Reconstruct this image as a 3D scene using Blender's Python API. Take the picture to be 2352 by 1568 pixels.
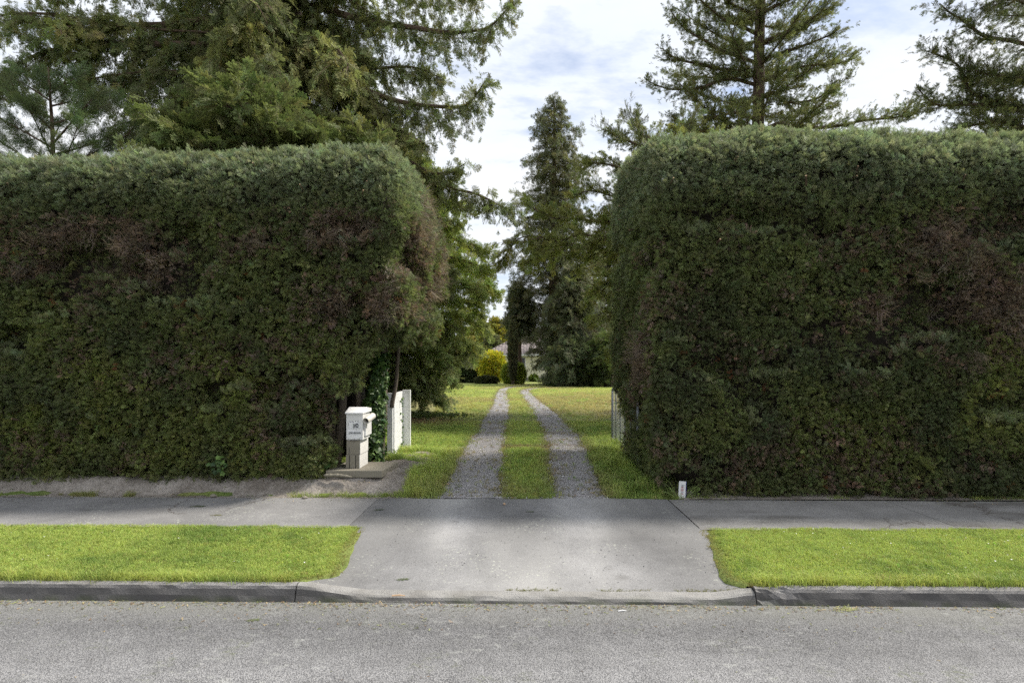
import bpy, math, random
import numpy as np
from math import radians, pi

for o in list(bpy.data.objects):
    bpy.data.objects.remove(o, do_unlink=True)
random.seed(7)
rng = np.random.default_rng(11)
scene = bpy.context.scene
col = scene.collection

# ------------------------------------------------------------------ camera
CAM_Z = 1.6
YAW = radians(1.0)
FPX = 1307.0          # focal length in pixels of a 2352 px wide picture
HOR = 846.0           # horizon row in that picture
cam_d = bpy.data.cameras.new("camera")
cam = bpy.data.objects.new("camera", cam_d)
col.objects.link(cam)
cam.location = (0, 0, CAM_Z)
cam.rotation_euler = (radians(90), 0, YAW)
cam_d.sensor_width = 36.0
cam_d.lens = 36.0 * FPX / 2352.0
cam_d.shift_y = (HOR - 784.0) / 2352.0
cam_d.clip_end = 3000
scene.camera = cam

# ------------------------------------------------------------------ light
SUN_EL = radians(50)
SUN_AZ = radians(19)              # measured from +X towards +Y (sun on the right, a little beyond the hedge)
sun_dir = np.array([math.cos(SUN_EL) * math.cos(SUN_AZ), math.cos(SUN_EL) * math.sin(SUN_AZ), math.sin(SUN_EL)])
sl = bpy.data.lights.new("sun", 'SUN')
sl.energy = 3.3
sl.angle = radians(6.5)
sl.color = (1.0, 0.94, 0.84)
sun = bpy.data.objects.new("sun", sl)
col.objects.link(sun)
from mathutils import Vector, Matrix
sun.rotation_euler = Vector(sun_dir).to_track_quat('Z', 'Y').to_euler()
sun.location = (20, 10, 30)

world = bpy.data.worlds.new("World")
scene.world = world
world.use_nodes = True
wn, wl = world.node_tree.nodes, world.node_tree.links
wn.clear()
def W(t, **k):
    n = wn.new(t)
    for a, b in k.items():
        setattr(n, a, b)
    return n
w_out = W('ShaderNodeOutputWorld'); w_bg = W('ShaderNodeBackground')
w_sky = W('ShaderNodeTexSky', sky_type='NISHITA', sun_disc=False)
w_sky.sun_elevation = SUN_EL
w_sky.sun_rotation = radians(90) - SUN_AZ
w_sky.air_density = 1.0; w_sky.dust_density = 1.2; w_sky.ozone_density = 1.2
w_tc = W('ShaderNodeTexCoord'); w_sep = W('ShaderNodeSeparateXYZ')
wl.new(w_tc.outputs['Generated'], w_sep.inputs[0])
def wmath(op, a, b=None, clamp=False):
    n = W('ShaderNodeMath', operation=op, use_clamp=clamp)
    for i, v in enumerate((a, b)):
        if v is None: continue
        if isinstance(v, (int, float)): n.inputs[i].default_value = v
        else: wl.new(v, n.inputs[i])
    return n.outputs[0]
zc = wmath('MAXIMUM', w_sep.outputs[2], 0.0)
den = wmath('ADD', zc, 0.16)
cu = wmath('DIVIDE', w_sep.outputs[0], den); cv = wmath('DIVIDE', w_sep.outputs[1], den)
w_cmb = W('ShaderNodeCombineXYZ')
wl.new(cu, w_cmb.inputs[0]); wl.new(cv, w_cmb.inputs[1])
n1 = W('ShaderNodeTexNoise'); n1.inputs['Scale'].default_value = 1.5; n1.inputs['Detail'].default_value = 7; n1.inputs['Roughness'].default_value = 0.58; n1.inputs['Distortion'].default_value = 0.25
n2 = W('ShaderNodeTexNoise'); n2.inputs['Scale'].default_value = 7.0; n2.inputs['Detail'].default_value = 6; n2.inputs['Roughness'].default_value = 0.6
mp = W('ShaderNodeMapping'); mp.inputs['Location'].default_value = (0.6, 2.3, 0.4); mp.inputs['Scale'].default_value = (0.8, 1.25, 1)
wl.new(w_cmb.outputs[0], mp.inputs[0]); wl.new(mp.outputs[0], n1.inputs['Vector']); wl.new(mp.outputs[0], n2.inputs['Vector'])
mixn = wmath('ADD', wmath('MULTIPLY', n1.outputs[0], 0.7), wmath('MULTIPLY', n2.outputs[0], 0.3))
ramp = W('ShaderNodeValToRGB')
ramp.color_ramp.elements[0].position = 0.29; ramp.color_ramp.elements[0].color = (0, 0, 0, 1)
ramp.color_ramp.elements[1].position = 0.47; ramp.color_ramp.elements[1].color = (1, 1, 1, 1)
wl.new(mixn, ramp.inputs[0])
w_blue = W('ShaderNodeMix', data_type='RGBA', blend_type='MULTIPLY'); w_blue.inputs[0].default_value = 1.0
wl.new(w_sky.outputs[0], w_blue.inputs[6]); w_blue.inputs[7].default_value = (0.085, 0.085, 0.09, 1)
# cloud brightness: soft variation of the veil itself
cvar = W('ShaderNodeValToRGB')
cvar.color_ramp.elements[0].position = 0.35; cvar.color_ramp.elements[0].color = (0.485, 0.53, 0.605, 1)
cvar.color_ramp.elements[1].position = 0.62; cvar.color_ramp.elements[1].color = (0.58, 0.588, 0.602, 1)
wl.new(n1.outputs[0], cvar.inputs[0])
w_mix = W('ShaderNodeMix', data_type='RGBA')
wl.new(ramp.outputs[0], w_mix.inputs[0]); wl.new(w_blue.outputs[2], w_mix.inputs[6]); wl.new(cvar.outputs[0], w_mix.inputs[7])
wl.new(w_mix.outputs[2], w_bg.inputs[0]); w_bg.inputs[1].default_value = 1.0
wl.new(w_bg.outputs[0], w_out.inputs[0])

vs = scene.view_settings
vs.view_transform = 'Standard'; vs.look = 'None'; vs.exposure = 0.87; vs.gamma = 1.0; vs.use_curve_mapping = False
scene.render.engine = 'CYCLES'
scene.cycles.max_bounces = 6
scene.cycles.diffuse_bounces = 3
scene.cycles.glossy_bounces = 2
scene.cycles.transmission_bounces = 4
scene.cycles.transparent_max_bounces = 6
scene.cycles.use_denoising = False
scene.cycles.use_adaptive_sampling = True
scene.cycles.adaptive_threshold = 0.025

# ------------------------------------------------------------------ mapping from the picture to the place
cy_, sy_ = math.cos(YAW), math.sin(YAW)
def ray(px, py):
    x, z = (px - 1176.0) / FPX, (HOR - py) / FPX
    return np.array([x * cy_ - sy_, x * sy_ + cy_, z])
def at(px, py, Y):
    d = ray(px, py); t = Y / d[1]
    return np.array([0, 0, CAM_Z]) + d * t
def on(px, py, z):
    d = ray(px, py); t = (z - CAM_Z) / d[2]
    return np.array([0, 0, CAM_Z]) + d * t
def proj(P):
    P = np.asarray(P, float); x, y, z = P[..., 0], P[..., 1], P[..., 2] - CAM_Z
    xc = x * cy_ + y * sy_; yc = -x * sy_ + y * cy_
    yc = np.where(np.abs(yc) < 1e-3, 1e-3, yc)
    return 1176.0 + FPX * xc / yc, HOR - FPX * z / yc

# ------------------------------------------------------------------ numpy noise
def _h(ix, iy, iz, seed):
    n = (ix.astype(np.int64) * 374761393 + iy.astype(np.int64) * 668265263 + iz.astype(np.int64) * 2147483647 + seed * 1274126177) & 0xffffffff
    n = ((n ^ (n >> 13)) * 1274126177) & 0xffffffff
    n = (n ^ (n >> 16)) & 0xffffffff
    return n / 4294967295.0
def vnoise(P, scale=1.0, seed=0):
    P = np.asarray(P, float) * scale
    if P.shape[-1] == 2: P = np.concatenate([P, np.zeros(P.shape[:-1] + (1,))], -1)
    i = np.floor(P); f = P - i; f = f * f * (3 - 2 * f)
    ix, iy, iz = i[..., 0], i[..., 1], i[..., 2]; out = 0
    for a in (0, 1):
        for b in (0, 1):
            for c in (0, 1):
                w = (f[..., 0] if a else 1 - f[..., 0]) * (f[..., 1] if b else 1 - f[..., 1]) * (f[..., 2] if c else 1 - f[..., 2])
                out = out + w * _h(ix + a, iy + b, iz + c, seed)
    return out
def fbm(P, scale=1.0, seed=0, oct=3):
    s = 0; a = 1; t = 0
    for k in range(oct):
        s = s + a * vnoise(P, scale * 2 ** k, seed + 17 * k); t += a; a *= 0.5
    return s / t
def sstep(a, b, x):
    t = np.clip((np.asarray(x, float) - a) / (b - a), 0, 1); return t * t * (3 - 2 * t)
def lerp(a, b, t): return a + (b - a) * t
def unit(v):
    v = np.asarray(v, float); return v / np.maximum(np.linalg.norm(v, axis=-1, keepdims=True), 1e-9)

# ------------------------------------------------------------------ object helpers
def empty(name, loc=(0, 0, 0)):
    o = bpy.data.objects.new(name, None); col.objects.link(o); o.location = loc
    o.empty_display_size = 0.1
    return o
def tag(o, label=None, cat=None, group=None, kind=None):
    if label: o["label"] = label
    if cat: o["category"] = cat
    if group: o["group"] = group
    if kind: o["kind"] = kind
    return o
def link(name, me, mats=(), parent=None, loc=None):
    for m in (mats if isinstance(mats, (list, tuple)) else [mats]):
        me.materials.append(m)
    o = bpy.data.objects.new(name, me); col.objects.link(o)
    if parent is not None: o.parent = parent
    if loc is not None: o.location = loc
    return o
class MB:
    """collects shapes for one mesh"""
    def __init__(s): s.v = []; s.f = []; s.m = []
    def add(s, V, F, mi=0):
        n = len(s.v); s.v.extend([tuple(map(float, p)) for p in V])
        s.f.extend([tuple(i + n for i in f) for f in F]); s.m.extend([mi] * len(F)); return s
    def box(s, lo, hi, mi=0, R=None, c=None):
        x0, y0, z0 = lo; x1, y1, z1 = hi
        V = np.array([(x0, y0, z0), (x1, y0, z0), (x1, y1, z0), (x0, y1, z0), (x0, y0, z1), (x1, y0, z1), (x1, y1, z1), (x0, y1, z1)], float)
        if R is not None: V = V @ np.array(R).T
        if c is not None: V = V + np.array(c)
        return s.add(V, [(3, 2, 1, 0), (4, 5, 6, 7), (0, 1, 5, 4), (1, 2, 6, 5), (2, 3, 7, 6), (3, 0, 4, 7)], mi)
    def tube(s, P, r, sides=8, mi=0, cap=True):
        P = np.asarray(P, float); k = len(P); r = np.broadcast_to(np.asarray(r, float), (k,))
        T = unit(np.gradient(P, axis=0)); ref = np.array([0, 0, 1.0]) if abs(T[0, 2]) < 0.9 else np.array([1.0, 0, 0])
        A = unit(np.cross(T, ref)); B = np.cross(T, A); an = np.arange(sides) / sides * 2 * pi
        V = P[:, None] + r[:, None, None] * (np.cos(an)[None, :, None] * A[:, None] + np.sin(an)[None, :, None] * B[:, None])
        F = [(i * sides + j, (i + 1) * sides + j, (i + 1) * sides + (j + 1) % sides, i * sides + (j + 1) % sides) for i in range(k - 1) for j in range(sides)]
        if cap: F += [tuple(range(sides)), tuple((k - 1) * sides + j for j in range(sides))[::-1]]
        return s.add(V.reshape(-1, 3), F, mi)
    def mesh(s, name, smooth=False):
        me = bpy.data.meshes.new(name); me.from_pydata(s.v, [], s.f)
        if any(s.m): me.polygons.foreach_set("material_index", s.m)
        if smooth: me.polygons.foreach_set("use_smooth", [True] * len(s.f))
        me.update(); return me
    def build(s, name, mats, parent=None, loc=None, smooth=False, bevel=0):
        me = s.mesh(name, smooth)
        o = link(name, me, mats, parent, loc)
        if bevel:
            b = o.modifiers.new("bevel", 'BEVEL'); b.width = bevel; b.segments = 2; b.limit_method = 'ANGLE'
        return o
def grid_obj(name, xs, ys, zf, mat, colf=None, parent=None):
    """a sheet over xs, ys with heights zf(X, Y) and optional colour attribute"""
    X, Y = np.meshgrid(xs, ys); Z = zf(X, Y); nx, ny = len(xs), len(ys)
    V = np.stack([X, Y, Z], -1).reshape(-1, 3)
    idx = np.arange(nx * ny).reshape(ny, nx)
    F = np.stack([idx[:-1, :-1], idx[:-1, 1:], idx[1:, 1:], idx[1:, :-1]], -1).reshape(-1, 4)
    me = bpy.data.meshes.new(name); me.from_pydata(V.tolist(), [], F.tolist())
    me.polygons.foreach_set("use_smooth", [True] * len(F))
    if colf is not None:
        a = me.color_attributes.new("tint", 'FLOAT_COLOR', 'POINT')
        c = np.ones((len(V), 4)); c[:, :3] = colf(V); a.data.foreach_set("color", c.ravel().astype(np.float32))
    me.update()
    return link(name, me, mat, parent)

# ------------------------------------------------------------------ materials
class Mat:
    def __init__(s, name):
        s.m = bpy.data.materials.new(name); s.m.use_nodes = True; s.t = s.m.node_tree; s.n = s.t.nodes; s.l = s.t.links
        s.n.clear(); s.out = s.n.new('ShaderNodeOutputMaterial'); s.p = s.n.new('ShaderNodeBsdfPrincipled')
        s.l.new(s.p.outputs[0], s.out.inputs[0]); s._co = None
    def N(s, t, **k):
        n = s.n.new(t)
        for a, b in k.items(): setattr(n, a, b)
        return n
    def put(s, sock, v):
        if hasattr(v, 'is_linked') or hasattr(v, 'links'): s.l.new(v, sock)
        else: sock.default_value = v
    def co(s, world=True):
        if s._co is None:
            if world: s._co = s.N('ShaderNodeNewGeometry').outputs['Position']
            else: s._co = s.N('ShaderNodeTexCoord').outputs['Object']
        return s._co
    def noise(s, scale, detail=4, rough=0.55, stretch=None, world=True, out=0):
        n = s.N('ShaderNodeTexNoise'); n.inputs['Scale'].default_value = scale; n.inputs['Detail'].default_value = detail; n.inputs['Roughness'].default_value = rough
        c = s.co(world)
        if stretch:
            mp = s.N('ShaderNodeMapping'); mp.inputs['Scale'].default_value = stretch; s.l.new(c, mp.inputs[0]); c = mp.outputs[0]
        s.l.new(c, n.inputs['Vector']); return n.outputs[out]
    def voro(s, scale, feature='F1', out='Distance', world=True, rand=1.0):
        n = s.N('ShaderNodeTexVoronoi', feature=feature); n.inputs['Scale'].default_value = scale; n.inputs['Randomness'].default_value = rand
        s.l.new(s.co(world), n.inputs['Vector']); return n.outputs[out]
    def ramp(s, v, stops):
        n = s.N('ShaderNodeValToRGB'); e = n.color_ramp.elements
        while len(e) < len(stops): e.new(0.5)
        for k, (p, c) in enumerate(stops):
            e[k].position = p; e[k].color = (c, c, c, 1) if isinstance(c, (int, float)) else (*c, 1)
        s.l.new(v, n.inputs[0]); return n.outputs[0]
    def mix(s, f, a, b, mode='MIX'):
        n = s.N('ShaderNodeMix', data_type='RGBA', blend_type=mode)
        for i, v in ((0, f), (6, a), (7, b)):
            if isinstance(v, tuple) and len(v) == 3: v = (*v, 1)
            s.put(n.inputs[i], v)
        return n.outputs[2]
    def math(s, op, a, b=0.0, clamp=False):
        n = s.N('ShaderNodeMath', operation=op, use_clamp=clamp); s.put(n.inputs[0], a); s.put(n.inputs[1], b); return n.outputs[0]
    def bump(s, h, strength=0.5, dist=0.01, prev=None):
        n = s.N('ShaderNodeBump'); n.inputs['Strength'].default_value = strength; n.inputs['Distance'].default_value = dist
        s.l.new(h, n.inputs['Height'])
        if prev is not None: s.l.new(prev, n.inputs['Normal'])
        return n.outputs[0]
    def attr(s, name, typ='GEOMETRY', out='Color'):
        n = s.N('ShaderNodeAttribute', attribute_name=name, attribute_type=typ); return n.outputs[out]
    def done(s, color=None, rough=0.8, normal=None, spec=0.3, metal=0.0):
        if color is not None: s.put(s.p.inputs['Base Color'], (*color, 1) if isinstance(color, tuple) and len(color) == 3 else color)
        s.put(s.p.inputs['Roughness'], rough); s.p.inputs['Specular IOR Level'].default_value = spec; s.p.inputs['Metallic'].default_value = metal
        if normal is not None: s.l.new(normal, s.p.inputs['Normal'])
        return s.m

def foliage_mat(name, transl=0.35, rough=0.55, spec=0.25, tipcol=(1.5, 1.5, 0.9), tcol=(1.15, 1.22, 0.78)):
    """leaf colour from the plant's own tint, lighter young tips, light passes through"""
    m = Mat(name)
    tint = m.attr("tint", 'INSTANCER'); tip = m.attr("tip", 'GEOMETRY', 'Fac')
    c = m.mix(tip, tint, m.mix(1.0, tint, tipcol, 'MULTIPLY'))
    m.done(c, rough, spec=spec)
    tr = m.N('ShaderNodeBsdfTranslucent'); m.l.new(m.mix(1.0, c, tcol, 'MULTIPLY'), tr.inputs[0])
    ms = m.N('ShaderNodeMixShader'); ms.inputs[0].default_value = transl
    m.l.new(m.p.outputs[0], ms.inputs[1]); m.l.new(tr.outputs[0], ms.inputs[2]); m.l.new(ms.outputs[0], m.out.inputs[0])
    return m.m
M = {}
M['leaf'] = foliage_mat("conifer_foliage", 0.42, 0.55, 0.25, (1.4, 1.42, 1.0), (1.1, 1.15, 0.88))
M['broad'] = foliage_mat("broad_foliage", 0.35, 0.45, 0.35)
M['grass'] = foliage_mat("grass_blades", 0.4, 0.5, 0.3, (1.2, 1.2, 0.95), (1.1, 1.12, 0.95))
m = Mat("twig_bark"); M['twig'] = m.done(m.mix(m.noise(14), (0.055, 0.038, 0.026), (0.13, 0.095, 0.065)), 0.9)
m = Mat("redwood_bark")
fb = m.noise(16, 5, 0.6, (1, 1, 0.16))
M['bark'] = m.done(m.mix(fb, (0.045, 0.032, 0.025), (0.17, 0.115, 0.08)), 0.9, m.bump(fb, 0.9, 0.04))
m = Mat("grey_bark")
fb = m.noise(30, 5, 0.6, (1, 1, 0.14))
M['greybark'] = m.done(m.mix(fb, (0.05, 0.04, 0.032), (0.2, 0.165, 0.13)), 0.9, m.bump(fb, 0.9, 0.015))
m = Mat("hedge_light_block"); M['core'] = m.done(m.mix(m.noise(9), (0.012, 0.010, 0.008), (0.035, 0.028, 0.02)), 0.95, m.bump(m.noise(40), 1.0, 0.03))  # dark brown of the solid boxes that block light inside the hedges
m = Mat("cut_wood"); M['cutwood'] = m.done(m.mix(m.noise(60), (0.42, 0.27, 0.15), (0.6, 0.42, 0.27)), 0.8)

# chip seal road
m = Mat("chip_seal_road")
v = m.voro(150, out='Distance'); vc = m.voro(150, out='Color')
g = m.N('ShaderNodeRGBToBW'); m.l.new(vc, g.inputs[0])
chips = m.ramp(g.outputs[0], [(0.15, (0.19, 0.19, 0.197)), (0.5, (0.28, 0.279, 0.285)), (0.85, (0.37, 0.368, 0.372))])
pits = m.ramp(v, [(0.40, 1.0), (0.75, 0.45)])
c = m.mix(1.0, chips, pits, 'MULTIPLY')
big = m.ramp(m.noise(0.9, 4, 0.6, (0.5, 1, 1)), [(0.35, 0.86), (0.65, 1.1)])
c = m.mix(1.0, c, big, 'MULTIPLY')
c = m.mix(1.0, c, m.ramp(m.noise(1.0, 3, 0.5, (0.03, 1.6, 1)), [(0.35, 0.76), (0.65, 1.12)]), 'MULTIPLY')
c = m.mix(1.0, c, m.ramp(m.noise(5, 5, 0.65), [(0.3, 0.84), (0.7, 1.10)]), 'MULTIPLY')
sy = m.N('ShaderNodeSeparateXYZ'); m.l.new(m.co(), sy.inputs[0])
gut = m.math('MULTIPLY', m.ramp(m.math('MULTIPLY', sy.outputs[1], 0.25), [(0.875, 0.0), (0.94, 0.55), (0.962, 0.75)]), m.ramp(m.noise(3, 4, 0.6, (0.4, 1, 1)), [(0.35, 0.35), (0.6, 1.0)]))
c = m.mix(gut, c, (0.19, 0.19, 0.17))
lich = m.ramp(m.math('MULTIPLY', m.ramp(m.noise(16, 4, 0.65, (0.6, 1, 1)), [(0.57, 0.0), (0.63, 1.0)]), m.ramp(m.noise(1.1, 2), [(0.42, 0.0), (0.56, 0.9)])), [(0.2, 0.0), (1, 0.26)])
c = m.mix(lich, c, (0.50, 0.51, 0.48))
moss = m.math('MULTIPLY', m.ramp(m.noise(3.2, 4, 0.7), [(0.56, 0.0), (0.7, 0.45)]), m.ramp(m.noise(40, 3), [(0.45, 0.0), (0.6, 1.0)]))
c = m.mix(moss, c, (0.13, 0.15, 0.06))
tan = m.math('MULTIPLY', m.ramp(m.noise(2.1, 3, 0.6, (0.5, 1.4, 1)), [(0.70, 0.0), (0.74, 0.6)]), m.ramp(m.noise(30, 3), [(0.4, 0.0), (0.6, 1.0)]))
c = m.mix(tan, c, (0.33, 0.24, 0.12))
M['road'] = m.done(c, 0.85, m.bump(v, 0.9, 0.006, m.bump(m.noise(400, 2), 0.35, 0.002)), 0.25)

# asphalt footpath and driveway crossing
def pave(name, dark, light, specks, lich_amt, stain, cracks=1.0, wear=0.0):
    m = Mat(name)
    f = m.noise(260, 3, 0.7); b = m.noise(1.3, 5, 0.6); b2 = m.noise(6, 5, 0.65)
    c = m.mix(m.ramp(f, [(0.3, 0.0), (0.7, 1.0)]), dark, light)
    c = m.mix(1.0, c, m.ramp(b, [(0.32, 0.78), (0.68, 1.16)]), 'MULTIPLY')
    c = m.mix(1.0, c, m.ramp(b2, [(0.3, 0.93), (0.7, 1.06)]), 'MULTIPLY')
    ag_ = m.N('ShaderNodeRGBToBW'); m.l.new(m.voro(170, out='Color'), ag_.inputs[0])
    c = m.mix(1.0, c, m.ramp(ag_.outputs[0], [(0.15, 0.80), (0.5, 1.0), (0.85, 1.16)]), 'MULTIPLY')
    oil = m.ramp(m.noise(3.4, 3, 0.5), [(0.66, 0.0), (0.74, 0.35)])
    c = m.mix(oil, c, (0.09, 0.085, 0.08))
    if stain:
        st = m.ramp(m.noise(0.8, 4, 0.6, (0.6, 1.6, 1)), [(0.5, 0.0), (0.62, stain)])
        c = m.mix(st, c, (0.085, 0.078, 0.068))
    if wear:
        tw = m.ramp(m.noise(0.75, 3, 0.5, (1.5, 0.5, 1)), [(0.42, 0.0), (0.62, wear)])
        c = m.mix(tw, c, (0.40, 0.395, 0.385))
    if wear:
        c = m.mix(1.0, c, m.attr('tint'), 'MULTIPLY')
    li = m.math('MULTIPLY', m.ramp(m.noise(38, 4, 0.7), [(0.60, 0.0), (0.64, 1.0)]), m.ramp(m.noise(1.5, 3, 0.6), [(0.5, 0.0), (0.6, lich_amt)]))
    c = m.mix(li, c, (0.5, 0.52, 0.44))
    sp = m.ramp(m.voro(34), [(0.05, specks), (0.075, 0.0)])
    c = m.mix(sp, c, (0.03, 0.03, 0.035))
    nrm = m.bump(f, 0.5, 0.003, m.bump(b2, 0.25, 0.02))
    if cracks:
        n = m.N('ShaderNodeTexVoronoi', feature='DISTANCE_TO_EDGE'); n.inputs['Scale'].default_value = 0.55
        ds = m.N('ShaderNodeVectorMath', operation='ADD'); sc = m.N('ShaderNodeVectorMath', operation='SCALE'); sc.inputs['Scale'].default_value = 0.5
        m.l.new(m.noise(2.5, 4, 0.7, out=1), sc.inputs[0]); m.l.new(m.co(), ds.inputs[0]); m.l.new(sc.outputs[0], ds.inputs[1]); m.l.new(ds.outputs[0], n.inputs['Vector'])
        ck = m.math('MULTIPLY', m.ramp(n.outputs['Distance'], [(0.002, cracks), (0.006, 0.0)]), m.ramp(m.noise(0.9, 2), [(0.48, 0.0), (0.54, 1.0)]))
        c = m.mix(ck, c, (0.06, 0.045, 0.035)); nrm = m.bump(m.math('SUBTRACT', 1.0, ck), 0.6, 0.01, nrm)
    return m.done(c, 0.85, nrm, 0.25)
M['footpath'] = pave("old_asphalt_path", (0.15, 0.148, 0.15), (0.27, 0.265, 0.262), 0.25, 0.8, 0.0, 0.9)
M['footpath2'] = pave("stained_concrete_path", (0.18, 0.175, 0.17), (0.29, 0.283, 0.275), 0.15, 0.5, 0.75, 0.7)
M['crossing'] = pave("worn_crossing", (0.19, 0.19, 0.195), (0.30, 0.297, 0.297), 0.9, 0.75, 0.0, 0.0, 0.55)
def kerb_mat(name, lo, hi, face):
    m = Mat(name)
    f = m.noise(170, 3, 0.7); ag = m.voro(95)
    sepn = m.N('ShaderNodeSeparateXYZ'); m.l.new(m.N('ShaderNodeNewGeometry').outputs['True Normal'], sepn.inputs[0])
    sepz = m.N('ShaderNodeSeparateXYZ'); m.l.new(m.co(), sepz.inputs[0])
    c = m.mix(m.ramp(f, [(0.3, 0.0), (0.7, 1.0)]), lo, hi)
    c = m.mix(m.ramp(m.noise(5, 5, 0.65), [(0.42, 0.0), (0.7, 0.5)]), c, (0.11, 0.10, 0.085))
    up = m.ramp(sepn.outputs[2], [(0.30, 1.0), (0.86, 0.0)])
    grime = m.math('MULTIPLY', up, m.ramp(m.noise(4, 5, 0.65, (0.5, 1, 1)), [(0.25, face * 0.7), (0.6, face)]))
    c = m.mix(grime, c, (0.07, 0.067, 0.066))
    alg = m.math('MULTIPLY', m.ramp(sepz.outputs[2], [(0.0, 1.0), (0.045, 0.0)]), m.ramp(m.noise(6, 3), [(0.42, 0.0), (0.65, 0.8)]))
    c = m.mix(alg, c, (0.06, 0.075, 0.03))
    return m.done(c, 0.85, m.bump(f, 0.7, 0.006, m.bump(ag, 0.45, 0.006)), 0.3)
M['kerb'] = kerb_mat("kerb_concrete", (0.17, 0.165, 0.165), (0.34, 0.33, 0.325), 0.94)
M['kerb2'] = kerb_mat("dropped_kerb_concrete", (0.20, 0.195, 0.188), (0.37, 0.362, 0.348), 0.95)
# soil, bank, lawn base, gravel
m = Mat("dry_bank_soil")
f = m.noise(34, 6, 0.7); c = m.mix(m.ramp(m.noise(3, 5, 0.65), [(0.35, 0.0), (0.65, 1.0)]), (0.20, 0.175, 0.15), (0.38, 0.345, 0.31))
c = m.mix(1.0, c, m.ramp(f, [(0.3, 0.65), (0.7, 1.15)]), 'MULTIPLY')
M['soil'] = m.done(c, 0.95, m.bump(f, 0.9, 0.025, m.bump(m.noise(9, 4), 0.7, 0.05)), 0.1)
m = Mat("lawn_ground")
c = m.mix(1.0, m.attr("tint"), m.ramp(m.noise(26, 5, 0.7), [(0.3, 0.55), (0.7, 1.3)]), 'MULTIPLY')
M['lawn'] = m.done(c, 0.95, m.bump(m.noise(60, 4, 0.7), 0.9, 0.03), 0.1)
m = Mat("far_ground"); M['ground'] = m.done(m.mix(m.noise(0.2), (0.06, 0.085, 0.025), (0.10, 0.12, 0.04)), 0.95)
m = Mat("grey_gravel")
v = m.voro(95); vc = m.voro(95, out='Color'); g = m.N('ShaderNodeRGBToBW'); m.l.new(vc, g.inputs[0])
c = m.mix(1.0, m.ramp(g.outputs[0], [(0.1, (0.32, 0.31, 0.32)), (0.6, (0.50, 0.485, 0.49)), (0.9, (0.64, 0.63, 0.62))]), m.ramp(v, [(0.3, 1.0), (0.75, 0.5)]), 'MULTIPLY')
c = m.mix(m.ramp(m.noise(2.2, 4, 0.6), [(0.48, 0.0), (0.72, 0.6)]), c, (0.22, 0.17, 0.125))
M['gravel'] = m.done(c, 0.9, m.bump(v, 0.9, 0.02), 0.2)
m = Mat("pebble_stone"); c = m.mix(1.0, m.attr("tint", 'INSTANCER'), m.ramp(m.noise(60), [(0.3, 0.7), (0.7, 1.2)]), 'MULTIPLY'); M['pebble'] = m.done(c, 0.85)
m = Mat("litter"); M['litter'] = m.done(m.attr("tint", 'INSTANCER'), 0.9)

# ------------------------------------------------------------------ scatter: one object that carries its leaves or blades
GN = bpy.data.node_groups.new("leaf_scatter", 'GeometryNodeTree')
GN.interface.new_socket("Geometry", in_out='INPUT', socket_type='NodeSocketGeometry')
GN.interface.new_socket("Geometry", in_out='OUTPUT', socket_type='NodeSocketGeometry')
def _gn():
    n, l = GN.nodes, GN.links
    gi = n.new('NodeGroupInput'); go = n.new('NodeGroupOutput'); jn = n.new('GeometryNodeJoinGeometry')
    def named(nm, t):
        a = n.new('GeometryNodeInputNamedAttribute'); a.data_type = t; a.inputs['Name'].default_value = nm; return a.outputs['Attribute']
    pr = named("proto", 'INT'); rt = named("rot", 'FLOAT_VECTOR'); sc = named("scl", 'FLOAT')
    e2r = n.new('FunctionNodeEulerToRotation'); l.new(rt, e2r.inputs[0])
    def sel(val):
        c = n.new('FunctionNodeCompare'); c.data_type = 'INT'; c.operation = 'EQUAL'
        ins = [i for i in c.inputs if i.type == 'INT' and i.enabled]
        l.new(pr, ins[0]); ins[1].default_value = val
        s = n.new('GeometryNodeSeparateGeometry'); s.domain = 'POINT'
        l.new(gi.outputs[0], s.inputs['Geometry']); l.new(c.outputs[0], s.inputs['Selection']); return s.outputs['Selection']
    for k in range(3):
        ip = n.new('GeometryNodeInstanceOnPoints')
        l.new(sel(-1 - k), ip.inputs['Points']); l.new(sel(k + 1), ip.inputs['Instance'])
        l.new(e2r.outputs[0], ip.inputs['Rotation']); l.new(sc, ip.inputs['Scale']); l.new(ip.outputs[0], jn.inputs[0])
    l.new(jn.outputs[0], go.inputs[0])
_gn()
def euler_from(D, U):
    """euler angles of frames whose x axis is D and whose z axis leans to U"""
    X = unit(D); Y = unit(np.cross(U, X)); Z = np.cross(X, Y)
    ey = -np.arcsin(np.clip(X[:, 2], -1, 1)); ex = np.arctan2(Y[:, 2], Z[:, 2]); ez = np.arctan2(X[:, 1], X[:, 0])
    return np.stack([ex, ey, ez], -1)
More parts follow.
